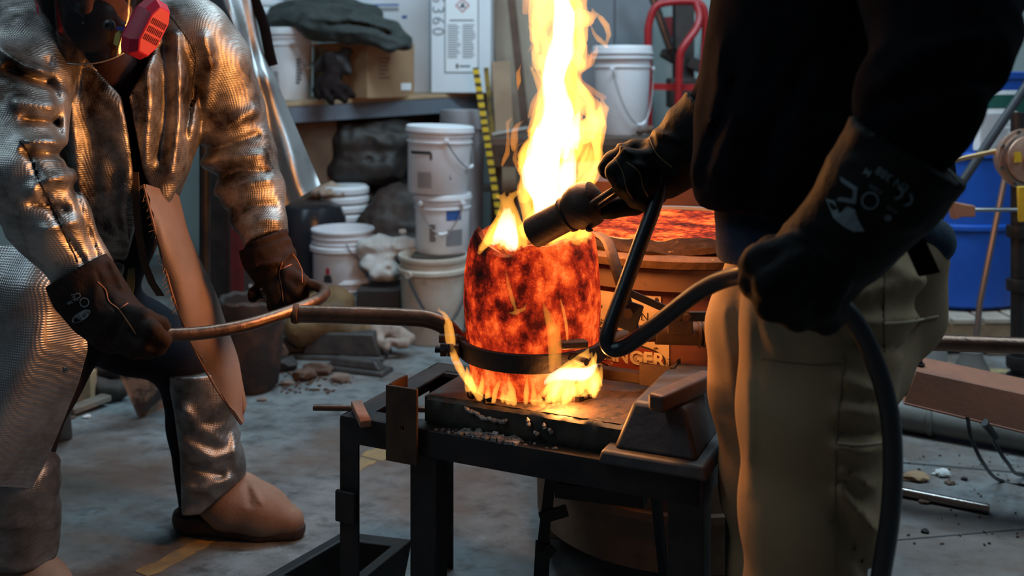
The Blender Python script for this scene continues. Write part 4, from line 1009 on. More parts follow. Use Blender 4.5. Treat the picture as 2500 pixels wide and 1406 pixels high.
# gloves
def glove(name, specs, fingers, amp, seed, m, parent, res=.004, cutdir=None, creases=()):
    c, r = cp(specs); fs = [cp(q) for q in fingers]
    def fn(p):
        px, py = pxy(p)
        f = chain(p, c, r, .02)-amp*(.7*vnoise(p, 24, seed)+.5*(1-2*np.abs(vnoise(p, 34, seed+4))))
        if cutdir is not None:
            d = (c[1]-c[0])/np.linalg.norm(c[1]-c[0]); f = np.maximum(f, -((p-c[0].astype(np.float32))@d.astype(np.float32)))
        for a, b in fs: f = smin(f, chain(p, a, b, .006), .007)
        for poly, w, a in creases: f = f-fold2(px, py, poly, w, a)
        return f
    pts = np.array(list(c)+[q for a, b in fs for q in a])
    return field(name, fn, pts, max(r)+.02, res, m, parent)
g1 = glove('glove', [(185, 660, 1.85, 76), (212, 705, 1.85, 74), (245, 752, 1.84, 68), (288, 790, 1.83, 62), (322, 808, 1.82, 54)],
      [[(310, 765, 1.80, 24), (352, 775, 1.775, 22), (392, 790, 1.80, 18), (404, 800, 1.83, 15)],
       [(325, 790, 1.78, 25), (372, 806, 1.755, 22), (398, 830, 1.775, 20), (392, 846, 1.81, 17)],
       [(318, 820, 1.78, 25), (352, 842, 1.76, 22), (384, 850, 1.775, 20), (386, 838, 1.82, 16)],
       [(300, 838, 1.79, 24), (330, 856, 1.775, 20), (362, 858, 1.79, 18), (370, 846, 1.82, 15)],
       [(280, 760, 1.86, 26), (335, 768, 1.87, 22), (382, 800, 1.87, 19), (400, 828, 1.85, 16)]], .0045, 61, LEATHER_GLOVE, w1, .0042, True,
      [([(235, 660), (262, 730), (300, 775), (330, 830)], 4, -.004), ([(270, 640), (300, 700)], 8, .006)])
decals(g1, [('CE', 186, 722, 20, 2.85)] + [(ringpoly(.8, 1, 0, 6.283, 20), 206, 738, 12, 0), ('EN 388', 178, 735, 10, 2.7), ((discpoly(1.0, .42)), 198, 772, 26, -.55)], M('grey_glove_print', (.26, .26, .27), .8), 'print')
decals(g1, [('IUP DC', 198, 772, 14, 2.6)], M('dark_glove_print', (.02, .015, .015), .8), 'print', .0022)
SEAM = M('orange_seam', (.36, .13, .05), .7)
def seam(obj, poly, m, r=.0012, name='seam', off=.0005):
    bv = BVHTree.FromObject(obj, bpy.context.evaluated_depsgraph_get()); out = []
    for x, y in [tuple(q[:2]) for q in curve_pts([(a, b, 0) for a, b in poly], 6)]:
        o = Vector((0, 0, CH)); d = (Vector(P(x, y, 1))-o).normalized(); h = bv.ray_cast(o, d)[0]
        if h is not None: out.append(np.array(h-d*off))
    if len(out) > 2: return MB().tube(out, r, 6).build(name, m, obj)
seam(g1, [(238, 688), (258, 708), (266, 735), (290, 755), (312, 785), (332, 815)], SEAM); seam(g1, [(290, 755), (312, 740)], SEAM)
g2 = glove('glove', [(640, 585, 2.25, 62), (655, 620, 2.245, 58), (672, 655, 2.235, 50), (698, 690, 2.225, 46), (705, 712, 2.22, 40)],
      [[(706, 672, 2.19, 22), (738, 690, 2.175, 19), (738, 716, 2.18, 17), (722, 728, 2.21, 14)],
       [(700, 692, 2.18, 22), (722, 712, 2.165, 19), (716, 735, 2.175, 17), (702, 738, 2.20, 14)],
       [(684, 705, 2.18, 21), (700, 728, 2.165, 18), (694, 745, 2.175, 16), (684, 742, 2.20, 13)],
       [(668, 712, 2.18, 20), (676, 735, 2.17, 17), (668, 748, 2.18, 15), (662, 738, 2.20, 12)],
       [(668, 690, 2.24, 22), (640, 708, 2.23, 19), (622, 716, 2.215, 16), (618, 726, 2.20, 13)]], .004, 67, LEATHER_GLOVE, w1, .004, True,
      [([(590, 610), (660, 590), (705, 575)], 5, -.004), ([(620, 650), (690, 640), (715, 615)], 8, .008), ([(680, 655), (688, 700), (690, 740)], 4, -.005)])
seam(g2, [(690, 640), (682, 668), (688, 700), (692, 735)], SEAM); seam(g2, [(682, 660), (712, 645)], SEAM); seam(g2, [(715, 620), (735, 650), (738, 690)], SEAM)
# collar edge, seams on the coat
EDGE = M('coat_piping', (.55, .36, .22), .45, .6)
seam(coat, [(205, 155), (235, 172), (265, 190), (285, 215), (298, 235)], EDGE, .0016)
seam(coat, [(48, 345), (70, 375), (85, 415), (105, 460), (125, 500), (150, 555), (190, 640)], M('dark_seam', (.03, .025, .025), .8), .0016)
seam(coat, [(400, 20), (440, 70), (476, 130), (472, 200), (455, 300)], M('dark_seam', (.05, .04, .035), .8), .0012)
# respirator, cartridges and face shield
PINK = M('pink_filter_plastic', (.50, .012, .045), .45, 0, None, (60, .08))
MASK = M('dark_mask_rubber', (.022, .021, .024), .5)
rsp = field('respirator', lambda p: smin(ell(p-hd(0, .085, -.055).astype(np.float32), (0, 0, 0), (.055, .045, .058)), cap(p, hd(-.085, .07, -.075), hd(.085, .07, -.075), .020), .02), [hd(0, .085, -.055)], .13, .0045, MASK, w1)
def cartridge(q0, d, w, h, t, upv):
    d = d/np.linalg.norm(d)
    u = np.array(upv, float); u = u-d*u.dot(d); u /= np.linalg.norm(u); v = np.cross(d, u)
    mb = MB()
    def outline(s, o): return [q0+v*x*w*s+u*y*h*s+d*o for x, y in ((-1, -.55), (-.55, -1), (.55, -1), (1, -.55), (1, .55), (.55, 1), (-.55, 1), (-1, .55))]
    secs = [outline(.86, 0), outline(1, t*.2), outline(1, t*.62), outline(.80, t)]
    vs = [p for s in secs for p in s]; fs = [tuple(range(7, -1, -1)), tuple(24+k for k in range(8))]
    for i in range(3):
        for k in range(8): fs.append((i*8+k, i*8+(k+1) % 8, (i+1)*8+(k+1) % 8, (i+1)*8+k))
    mb.add(vs, fs); o = mb.build('filter_cartridge', PINK, rsp, smooth=20, bevel=.0025)
    mb = MB()
    for a in range(9):
        for b in (-1, 0, 1):
            mb.box(q0+v*(-.6+a*.15)*w+u*(b*.28)*h+d*(t+.0006), (w*.07, h*.20, .0012), v, d)
    mb.build('vent_slots', M('slot_shadow', (.20, .008, .02), .7), o, smooth=0)
    return o
cartridge(P(336, 62, 1.985), np.array((.86, -.42, -.28)), .032, .061, .048, P(395, 15, 2.0)-P(300, 112, 2.0))
cartridge(P(146, 40, 2.03), np.array((-.9, -.35, -.2)), .028, .050, .038, (.1, .1, 1))
for (x, y) in ((190, 45), (268, 62)):
    MB().lathe([(.012, 0), (.012, .006), (.006, .009), (.005, .006), (.001, .006)], P(x, y, 1.985), 14, (0, -1, -.1)).build('valve', M('mask_valve', (.06, .05, .05), .4), rsp)
MB().tube(curve_pts(PL([(150, -40, 2.02), (175, 10, 2.0), (200, 60, 1.985)]), 5), .008, 8, flat=.4).build('strap', MASK, rsp)
mb = MB(); mb.grid([[P(x, y, 1.975), P(x+12, y+6, 1.972)] for x, y in ((372, 20), (340, 55), (300, 70), (283, 82), (278, 108))], .002); mb.build('filter_band', M('yellow_band', (.42, .30, .06), .6), rsp)
MB().box(P(300, 70, 1.968), (.024, .004, .008), (1, 0, -.05)).build('filter_label', M('blue_band', (.05, .07, .30), .6), rsp)
mg = bpy.data.materials.new('clear_visor'); mg.use_nodes = True; N = mg.node_tree.nodes; L = mg.node_tree.links; N.remove(N['Principled BSDF'])
tr_ = N.new('ShaderNodeBsdfTransparent'); tr_.inputs[0].default_value = (.66, .62, .62, 1); gl = N.new('ShaderNodeBsdfGlossy'); gl.inputs['Roughness'].default_value = .06; gl.inputs[0].default_value = (.9, .9, .9, 1)
fr = N.new('ShaderNodeFresnel'); fr.inputs[0].default_value = 1.5; mxs = N.new('ShaderNodeMixShader')
L.new(fr.outputs[0], mxs.inputs[0]); L.new(tr_.outputs[0], mxs.inputs[1]); L.new(gl.outputs[0], mxs.inputs[2]); L.new(mxs.outputs[0], N['Material Output'].inputs['Surface'])
VC = P(240, 0, 2.10); rows = []
for j in range(22):
    t = j/21; r = []
    for k in range(37):
        s = (k/36-.5)*2; a = s*1.75
        zb = -.098+.088*abs(s)**2.4
        z = .22*(1-t)+zb*t
        rad = .128*(1-.16*t**4)
        r.append(VC+rt*math.sin(a)*rad+fwd*(math.cos(a)*rad*1.12-.01)*1.0+np.array((0, 0, z))+fwd*(.02*t))
    rows.append(r)
vis = MB().grid(rows, .0018).build('face_shield', mg, w1, smooth=60)
MB().tube(rows[-1], .0016, 6).build('shield_rim', M('shield_edge', (.20, .17, .16), .3), vis)

# ------------------------------------------------------------------ worker in black with khaki trousers
w2 = thing('person', 'person in a black hoodie and khaki trousers holding the torch with black gloves', 'person', tuple(P(2000, 900, 1.58)*np.array((1, 1, 0))))
ln_, rn_ = cp([(2025, 680, 1.55, 190), (2005, 800, 1.53, 182), (1980, 1000, 1.50, 166), (1976, 1250, 1.50, 156), (1972, 1500, 1.50, 146), (1972, 1960, 1.50, 118)])
lf_, rf_ = cp([(1900, 690, 1.66, 135), (1862, 800, 1.68, 124), (1850, 960, 1.69, 106), (1872, 1200, 1.69, 100), (1892, 1406, 1.69, 98), (1900, 1790, 1.69, 88)])
bt_, rb_ = cp([(2180, 640, 1.66, 130), (2192, 760, 1.66, 96), (2115, 900, 1.58, 84), (2070, 960, 1.54, 96)])
def trouser_fn(p):
    px, py = pxy(p)
    f = chain(p, ln_, rn_, .04); g = chain(p, lf_, rf_, .04); b = chain(p, bt_, rb_, .05)
    f = f-wrinkle(p, (0.3, 0, 1), 9, 4, 71, .004)*np.clip((px-1990)/120, .15, 1)
    for poly, w, a in (([(2050, 740), (2150, 700), (2250, 690)], 20, .010), ([(2060, 790), (2160, 790), (2280, 770)], 16, .012), ([(2080, 830), (2200, 850)], 12, -.010), ([(2150, 640), (2260, 680), (2310, 640)], 20, .010),
                       ([(2060, 930), (2150, 960)], 14, .010), ([(2050, 1000), (2140, 1010)], 16, .010), ([(2050, 1050), (2150, 1060)], 12, -.009), ([(2045, 1090), (2110, 1110), (2150, 1090)], 13, .010), ([(2050, 1200), (2090, 1240), (2140, 1300)], 14, .014), ([(2050, 1260), (2080, 1330), (2120, 1400)], 14, -.012), ([(2060, 1150), (2130, 1190)], 12, .010),
                       ([(1850, 720), (1870, 800), (1905, 860)], 16, .008), ([(1830, 700), (1828, 900), (1832, 1200)], 9, .006)):
        f = f-fold2(px, py, poly, w, a*1.25)
    g = g-wrinkle(p, (0, 0, 1), 8, 4, 75, .003)-fold2(px, py, [(1770, 760), (1790, 900), (1800, 1000)], 14, .008)
    f = smin(smin(f, b, .03), g, .008)
    return np.maximum(f, p[..., 2]-P(0, 575, 1.6)[2])
pts2 = np.array(ln_+lf_+bt_)
tro = field('trousers', trouser_fn, pts2, .13, .0085, KHAKI, w2, 2)
SEAMK = M('khaki_seam', (.13, .088, .045), .85)
seam(tro, [(2062, 870), (2052, 960), (2042, 1060), (2040, 1200), (2040, 1400)], SEAMK, .0014, 'side_seam')
seam(tro, [(1860, 875), (1930, 885), (2000, 890), (2050, 885)], SEAMK, .001, 'knee_seam'); seam(tro, [(2042, 1082), (2100, 1086), (2155, 1080)], M('khaki_pocket_edge', (.30, .22, .13), .8), .0022, 'pocket_edge')
seam(tro, [(2165, 640), (2160, 700), (2158, 790), (2160, 860)], SEAMK, .0014, 'back_seam'); seam(tro, [(2158, 790), (2220, 785), (2290, 772)], M('khaki_pocket_edge', (.30, .22, .13), .8), .0024, 'pocket_edge')
for (q, D) in (((1970, 1990), 1.50), ((1900, 1800), 1.69)):
    c0 = P(q[0], q[1], D); c0[2] = 0
    o = field('boot', lambda p: np.maximum(smin(cap(p, c0+(.02, 0, .06), c0+(-.15, -.02, .045), .055, .045), cap(p, c0+(.02, 0, .06), c0+(.02, 0, .2), .055, .06), .03), .001-p[..., 2]), [c0, c0+(-.15, 0, .2)], .08, .009, M('brown_boot', (.09, .05, .03), .6), w2)
to_, rt_ = cp([(2010, -260, 1.62, 150), (1990, -120, 1.62, 200), (1975, 60, 1.61, 212), (1945, 240, 1.60, 205), (1920, 370, 1.59, 205), (1900, 440, 1.585, 190)])
an_, ran = cp([(2240, -230, 1.42, 160), (2305, -60, 1.33, 175), (2295, 80, 1.27, 158), (2250, 230, 1.245, 132), (2210, 350, 1.25, 112)])
af_, raf = cp([(1900, -120, 1.72, 130), (1850, 120, 1.76, 120), (1800, 260, 1.75, 105), (1720, 335, 1.745, 78)])
hem = P(0, 545, 1.5)[2]
def hood_fn(p):
    px, py = pxy(p)
    f = chain(p, to_, rt_, .06)
    f = smin(f, cap(p, P(1800, 430, 1.56), P(1990, 450, 1.55), S(96, 1.56), S(96, 1.55)), .03)
    f = smin(f, cap(p, P(2080, 440, 1.60), P(2200, 420, 1.62), S(150, 1.6), S(130, 1.6)), .06)
    for poly, w, a in (([(1760, 190), (1790, 300), (1740, 420)], 12, .012), ([(1800, 180), (1770, 280), (1735, 350), (1712, 450)], 9, -.012), ([(1850, 100), (1800, 300), (1780, 420)], 30, .010), ([(1980, 150), (1880, 330), (1850, 480)], 22, -.010), ([(1765, 100), (1752, 200), (1735, 300)], 10, .010)):
        f = f-fold2(px, py, poly, w, a)
    f = f-.006*vnoise(p, 8, 13)-.003*vnoise(p, 20, 14)
    f = np.maximum(f, hem-p[..., 2]-.012*np.sin(p[..., 0]*14))
    a = chain(p, an_, ran, .04)-wrinkle(p, an_[3]-an_[1], 11, 4, 83, .012)
    for poly, w, am in (([(2150, 200), (2260, 130), (2400, 90)], 22, .014), ([(2140, 260), (2280, 210), (2420, 180)], 18, -.012)):
        a = a-fold2(px, py, poly, w, am)
    b = chain(p, af_, raf, .03)
    return smin(smin(f, a, .02), b, .02)
hood = field('hoodie', hood_fn, np.array(to_+an_+af_), .15, .0095, HOODIE, w2, 2)
def navy_fn(p):
    f = chain(p, *cp([(1850, 520, 1.60, 98), (1880, 610, 1.585, 112), (1900, 640, 1.58, 112)]), .03)-wrinkle(p, (1, 0, 0), 14, 4, 91, .006)
    return np.maximum(f, P(0, 655, 1.55)[2]-p[..., 2]+.01*np.sin(p[..., 0]*20))
field('shirt_tail', navy_fn, [P(1850, 520, 1.6), P(1900, 640, 1.58)], .11, .006, NAVY, w2)
field('shirt_tail', lambda p: np.maximum(cap(p, P(2235, 560, 1.62), P(2280, 590, 1.63), S(50, 1.6), S(58, 1.6))-.004*vnoise(p, 26, 5), P(0, 640, 1.62)[2]-p[..., 2]), [P(2250, 570, 1.62)], .10, .006, M('blue_shirt_tail', (.006, .016, .032), .85, 0, ((.014, .045, .08), 18), (300, .3)), w2)
# the body under the clothes: trunk, neck, head
H2 = P(1880, -480, 1.66)
def body2_fn(p):
    f = chain(p, *cp([(2010, 640, 1.6, 120), (1990, 200, 1.62, 140), (1990, -200, 1.64, 120)]), .05)
    f = smin(f, chain(p, *cp([(1985, -260, 1.65, 70), (1920, -400, 1.66, 66)]), .02), .03)
    f = smin(f, ell(p, H2, (.088, .08, .118)), .02); f = smin(f, cap(p, H2+(-.07, 0, 0), H2+(-.105, 0, -.02), .009, .014), .012)
    for z in (-.035, .035): f = smin(f, ell(p, H2+(0.01, z*2.3, -.005), (.020, .010, .032)), .008)
    for a, b in ((ln_, rn_), (lf_, rf_)): f = smin(f, chain(p, a, [q-.03 for q in b], .03), .03)
    return f
field('body', body2_fn, np.array([P(2010, 640, 1.6), H2]+ln_[3:]+lf_[3:]), .16, .012, SKIN, w2)
# far glove round the torch
g3 = glove('glove', [(1748, 305, 1.74, 112), (1700, 345, 1.745, 92), (1650, 385, 1.75, 72), (1612, 415, 1.752, 62), (1570, 432, 1.752, 52)],
      [[(1600, 372, 1.76, 34), (1552, 372, 1.77, 32), (1500, 398, 1.775, 30), (1484, 412, 1.775, 26)],
       [(1590, 395, 1.73, 32), (1535, 392, 1.715, 29), (1505, 420, 1.712, 27), (1522, 462, 1.72, 23)],
       [(1590, 420, 1.72, 30), (1548, 418, 1.70, 28), (1530, 450, 1.70, 26), (1550, 488, 1.715, 22)],
       [(1600, 450, 1.72, 29), (1575, 455, 1.70, 27), (1562, 480, 1.705, 24), (1578, 500, 1.72, 20)],
       [(1600, 470, 1.775, 32), (1548, 495, 1.775, 30), (1490, 508, 1.77, 26), (1476, 514, 1.77, 22)]], .003, 77, BLACK_GLOVE, w2, .0042, True,
      [([(1590, 320), (1600, 370), (1640, 410)], 5, -.004), ([(1585, 320), (1620, 330), (1660, 345)], 9, .006), ([(1510, 352), (1535, 375)], 7, .008)])
GSEAM = M('dark_glove_seam', (.13, .075, .03), .7)
seam(g3, [(1585, 335), (1600, 370), (1618, 390), (1640, 408)], GSEAM, .0012); seam(g3, [(1500, 385), (1520, 420), (1530, 460), (1545, 485)], GSEAM, .0009); seam(g3, [(1530, 395), (1560, 420), (1570, 455), (1582, 480)], GSEAM, .0009)
seam(g3, [(1722, 215), (1708, 255), (1712, 300), (1730, 330)], M('cuff_seam', (.09, .045, .025), .7), .002)
# near glove with the hose in its fist
g4 = glove('glove', [(2222, 362, 1.245, 158), (2150, 465, 1.26, 136), (2080, 560, 1.285, 116), (2010, 630, 1.305, 108), (1945, 672, 1.315, 96)],
      [[(1930, 620, 1.27, 52), (1858, 640, 1.265, 46), (1846, 690, 1.28, 42), (1880, 715, 1.32, 36)],
       [(1950, 650, 1.25, 52), (1885, 690, 1.24, 46), (1882, 742, 1.26, 42), (1918, 755, 1.30, 36)],
       [(1990, 670, 1.245, 50), (1940, 725, 1.235, 45), (1945, 768, 1.255, 41), (1975, 768, 1.30, 35)],
       [(2030, 680, 1.25, 48), (2005, 740, 1.245, 43), (2015, 778, 1.265, 39), (2040, 765, 1.30, 33)],
       [(1960, 610, 1.36, 50), (1888, 618, 1.37, 44), (1842, 648, 1.36, 38), (1835, 680, 1.34, 34)]], .004, 87, BLACK_GLOVE, w2, .006, True,
      [([(2085, 300), (2200, 340), (2330, 440)], 6, -.003)])
GP = M('pale_glove_print', (.10, .125, .135), .8)
decals(g4, [('EN 388', 2178, 438, 30, .60+math.pi), ('M', 2118, 420, 26, .6+math.pi), (ringpoly(.62, 1, -1.4, 1.4), 2188, 470, 18, .45), (ringpoly(.62, 1, -1.4, 1.4), 2212, 486, 18, .45),
            (ringpoly(.80, 1, 0, 6.283, 22), 2124, 490, 22, 0), ('3122X', 2138, 462, 14, .6+math.pi), (([(-1, -1), (.7, -.6), (1, .7), (-.6, 1), (-.45, .6), (.6, .4), (.4, -.3), (-.75, -.6)], [(0, 1, 6, 7), (1, 2, 5, 6), (2, 3, 4, 5)]), 2068, 468, 30, .35),
            ('413X', 2178, 512, 14, .6+math.pi), ((discpoly(1, .9)), 2168, 532, 9, 0)], GP, 'print', .0015)
decals(g4, [(([(-1, -.55), (-.6, -.55), (-.25, -.05), (0, -.45), (.35, -.40), (.6, .0), (1.0, .42), (.55, .55), (.1, .45), (-.45, .2)], [(0, 1, 2, 9), (2, 3, 4, 8, 9), (4, 5, 6, 7, 8)]), 2062, 528, 56, .25)], M('white_glove_print', (.16, .20, .215), .8), 'print', .0015)
seam(g4, [(2092, 290), (2160, 315), (2230, 355), (2300, 405), (2345, 450)], M('cuff_seam', (.022, .022, .022), .9), .0022)
MB().grid([[P(2225+k*10-24, 585+k*22, 1.30), P(2225+k*10+26, 575+k*22, 1.30)] for k in range(5)], .006).build('pull_strap', HOODIE, g4)
MB().tube(curve_pts(PL([(2150, 655, 1.36), (2170, 625, 1.36), (2200, 595, 1.36), (2225, 585, 1.36)]), 5), .004, 8).build('drawstring', M('orange_drawstring', (.30, .12, .025), .7), g4)
# ================================================================== background, left to right
def bucket(name, label, px, ytop, ybot, wtop, D, m=WHITEPL, lid=True, open_=False, group=None, cat='bucket', taper=.88, tilt=0.0, ribs=True, handle=None, zb=None, dirt=None):
    c = P(px, ybot, D); h = (ybot-ytop)*D/F; r = S(wtop/2, D); rb = r*taper
    if zb is not None: h = h+c[2]-zb; c[2] = zb
    t = thing(name, label, cat, tuple(c), group)
    ax = np.array((math.sin(tilt), 0, math.cos(tilt)))
    k = (lambda z: rb+(r*.95-rb)*z/h)
    prof = [(.001, 0.0), (rb*.97, 0), (rb, .006), (k(h*.74), h*.74)]
    if ribs: prof += [(k(h*.76)*1.045, h*.755), (k(h*.76)*1.045, h*.775), (k(h*.78), h*.78), (k(h*.84), h*.84), (k(h*.85)*1.04, h*.85), (k(h*.86)*1.04, h*.868), (k(h*.88), h*.875)]
    prof += [(k(h*.93), h*.93)]
    if open_:
        prof += [(r*.985, h*.935), (r, h*.96), (r, h*.985), (r*.985, h), (r*.955, h), (r*.93, h*.96), (rb*.95, .02), (.001, .016)]
        MB().lathe(prof, c, 44, ax).build('body', m, t)
    else:
        prof += [(r*.96, h*.94), (.001, h*.94)]
        MB().lathe(prof, c, 44, ax).build('body', m, t)
        MB().lathe([(r*.95, h*.90), (r*1.01, h*.905), (r*1.02, h*.93), (r*1.0, h*.955), (r*1.0, h*.985), (r*.97, h), (r*.93, h*.985), (.001, h*.975)], c, 44, ax).build('lid', m, t)
    if handle:
        a0, drop, zz = handle                       # bail wire hanging on the side towards us
        pts = [c+np.array((r*1.03*math.cos(a), r*1.03*math.sin(a)-.004, h*zz-drop*h*math.sin((a-a0[0])/(a0[1]-a0[0])*math.pi)**.8)) for a in np.linspace(a0[0], a0[1], 17)]
        w = MB().tube(pts, .0028, 7).build('bail', WIRE, t)
        for q in (pts[0], pts[-1]): MB().lathe([(.012, -.004), (.012, .006), (.004, .008)], q, 10, q-c-np.array((0, 0, (q-c)[2]))).build('ear', m, t)
        MB().tube(pts[7:11], .0075, 8).build('grip', m, w)
    t['_g'] = (r, rb, h)
    return t, c, r, rb, h
def cyl_marks(t, c, r, rb, h, marks, m, name='print', off=.0012):
    mb = MB()
    for a0, a1, z0, z1 in marks:                    # degrees from the camera-facing direction, fractions of height
        n = max(2, int(abs(a1-a0)/6)); rows = []
        for z in (z0, z1):
            rr = rb+(r*.95-rb)*z+off
            rows.append([c+np.array((rr*math.sin(math.radians(a)), -rr*math.cos(math.radians(a)), z*h)) for a in np.linspace(a0, a1, n+1)])
        mb.grid(rows)
    o = mb.build(name, m, t, smooth=0); return o
def text_block(rg, a0, a1, z0, z1, n, jag=.5):
    out = []
    for k in range(n):
        z = z1-(z1-z0)*(k+.5)/n; hh = (z1-z0)/n*.30
        out.append((a0, a0+(a1-a0)*(1-jag*rg.random()), z-hh, z+hh))
    return out
rg = random.Random(12)
# ---- the shelf
sl, sr = P(690, 250, 5.05), P(1215, 221, 5.65); sd = (sr-sl); sdn = sd/np.linalg.norm(sd); sp = np.array((-sdn[1], sdn[0], 0)); sp /= np.linalg.norm(sp)
sl = sl-sdn*.25
shelf = thing('steel_shelf', 'grey steel shelf unit with plywood board along the back wall', 'shelf', tuple((sl+sr)/2*np.array((1, 1, 0))))
MB().bar(sl+(0, 0, -.058), sr+(0, 0, -.058), .03, .10).build('beam', SHELFSTEEL, shelf, bevel=.003)
MB().bar(sl+sp*.60+(0, 0, -.058), sr+sp*.60+(0, 0, -.058), .03, .10).build('beam', SHELFSTEEL, shelf, bevel=.003)
MB().bar(sl+sp*.30+(0, 0, -.011), sr+sp*.30+(0, 0, -.011), .64, .022).build('board', WOOD, shelf, bevel=.002)
for q in (sl, sr, sl+sp*.6, sr+sp*.6):
    MB().bar((q[0], q[1], 0), (q[0], q[1], q[2]-.02), .05, .05, sp).build('post', SHELFSTEEL, shelf)
ZL = .50
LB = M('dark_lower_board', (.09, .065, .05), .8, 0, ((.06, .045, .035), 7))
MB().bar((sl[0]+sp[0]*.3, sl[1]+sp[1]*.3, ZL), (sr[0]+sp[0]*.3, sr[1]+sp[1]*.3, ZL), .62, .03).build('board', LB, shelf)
MB().bar((sl[0]+sp[0]*.62, sl[1]+sp[1]*.62, .5), (sr[0]+sp[0]*.62, sr[1]+sp[1]*.62, .5), .02, .95).build('dark_fill_panel', M('under_shelf_dark', (.055, .038, .03), .85, 0, ((.035, .025, .02), 4)), shelf)  # dark sheet added to fill in the darkness under the shelf
def shelf_z(x, y): return sl[2]+(sr[2]-sl[2])*np.clip(((np.array((x, y))-sl[:2])@sdn[:2])/np.linalg.norm(sr[:2]-sl[:2]), -.3, 1.2)
def on_shelf(px, D): q = P(px, 0, D); return np.array((q[0], q[1], shelf_z(q[0], q[1])+.001))
# bucket, nested stack
q = on_shelf(703, 5.32)
t, c, r, rb, h = bucket('bucket', 'white lidded bucket on the shelf left of the cardboard box', 703, 69, 235, 126, 5.32, zb=q[2], handle=((-1.2, .2), .35, .80))
cyl_marks(t, c, r, rb, h, text_block(rg, 32, 48, .22, .58, 8), INK); cyl_marks(t, c, r, rb, h, [(-48, -18, .62, .645), (-20, -16, .56, .62)], INK); cyl_marks(t, c, r, rb, h, text_block(rg, -30, -8, .12, .40, 9, .2), INKGREY)
q = on_shelf(640, 5.62); zc = q[2]
for k in range(9):
    z = zc+k*.045+(.20 if k else 0); 
    if k == 0: prof = [(.10, 0), (.125, .215), (.132, .22), (.132, .235), (.12, .235)]
    else: prof = [(.118, 0), (.132, .008), (.132, .028), (.122, .038), (.118, .043)]
    o = MB().lathe(prof, (q[0], q[1], z), 36).build('nested_bucket', WHITEPL, smooth=35)
    tag(o, 'white bucket in the tall nested stack at the shelf end, '+('lowest of all', 'second from bottom', 'third from bottom', 'fourth from bottom', 'fifth from bottom', 'fourth from top', 'third from top', 'second from top', 'topmost')[k], 'bucket', 'nested white buckets on the shelf')
# cardboard box
bz = on_shelf(897, 5.12)[2]
b0, b1, b2 = P(897, 0, 5.12), P(764, 0, 5.42), P(1012, 0, 5.40)
for b_ in (b0, b1, b2): b_[2] = bz
b3 = b1+b2-b0; hb = np.array((0, 0, 5.12*(229-92)/F))
box = thing('cardboard_box', 'brown cardboard box on the shelf under the dark green jacket', 'box', tuple((b0+b3)/2))
MB().hexa([b0, b2, b3, b1]+[v+hb for v in (b0, b2, b3, b1)]).build('carton', CARD, box, bevel=.004)
MB().prism([b0+hb+(0, 0, .001), b1+hb+(0, 0, .001), b1+hb+(b3-b1)*.49+(0, 0, .006), b0+hb+(b2-b0)*.49+(0, 0, .006)], (0, 0, .003)).build('flap', CARD, box)
MB().prism([b2+hb+(0, 0, .001), b3+hb+(0, 0, .001), b3+hb+(b1-b3)*.49+(0, 0, .006), b2+hb+(b0-b2)*.49+(0, 0, .006)], (0, 0, .003)).build('flap', CARD, box)
fr_ = np.cross(b2-b0, hb); fr_ = fr_/np.linalg.norm(fr_)
if fr_[1] > 0: fr_ = -fr_
def onface(o, u, v, x0, x1, y0, y1, off): return [o+u*a+v*b+off for a, b in ((x0, y0), (x1, y0), (x1, y1), (x0, y1))]
MB().prism(onface(b0, b2-b0, hb, .70, .92, .14, .27, fr_*.001), fr_*.001).build('sticker', PAPER, box)
mb = MB()
for k in range(6): mb.add(onface(b0, b2-b0, hb, .22, .36+.12*rg.random(), .36+k*.07, .385+k*.07, fr_*.001), [(0, 1, 2, 3)])
mb.build('print', M('brown_print', (.12, .07, .04), .8), box, smooth=0)
# dark green jacket heaped on the box
jk = [cp([(672, 55, 5.30, 26), (730, 48, 5.28, 36), (800, 50, 5.25, 40), (880, 60, 5.22, 38), (950, 80, 5.18, 30), (985, 105, 5.12, 20)]), cp([(760, 62, 5.16, 32), (850, 78, 5.10, 26), (920, 92, 5.06, 20), (958, 112, 5.04, 16)]), cp([(690, 35, 5.38, 30), (790, 30, 5.4, 42), (900, 45, 5.36, 34)]), cp([(800, 80, 5.12, 14), (860, 90, 5.08, 12)])]
def jacket_fn(p):
    f = None
    for a, b in jk:
        g = chain(p, a, b, .02); f = g if f is None else smin(f, g, .03)
    px, py = pxy(p)
    for poly, w, am in (([(760, 45), (850, 40), (960, 70)], 8, .018), ([(800, 62), (880, 60), (950, 85)], 7, -.02), ([(830, 80), (900, 75), (970, 100)], 7, .016), ([(700, 50), (760, 70)], 8, .014), ([(905, 100), (950, 120), (990, 110)], 6, .012), ([(660, 60), (680, 40), (760, 25)], 8, .012)):
        f = f-fold2(px, py, poly, w, am)
    return f-.012*vnoise(p, 12, 6)-.010*(1-2*np.abs(vnoise(p, (9, 9, 20), 8)))-.004*vnoise(p, 34, 8)
tag(field('jacket', jacket_fn, np.array([v for a, b in jk for v in a]), .12, .011, GREENCLOTH), 'dark green jacket heaped over the cardboard box on the shelf', 'jacket')
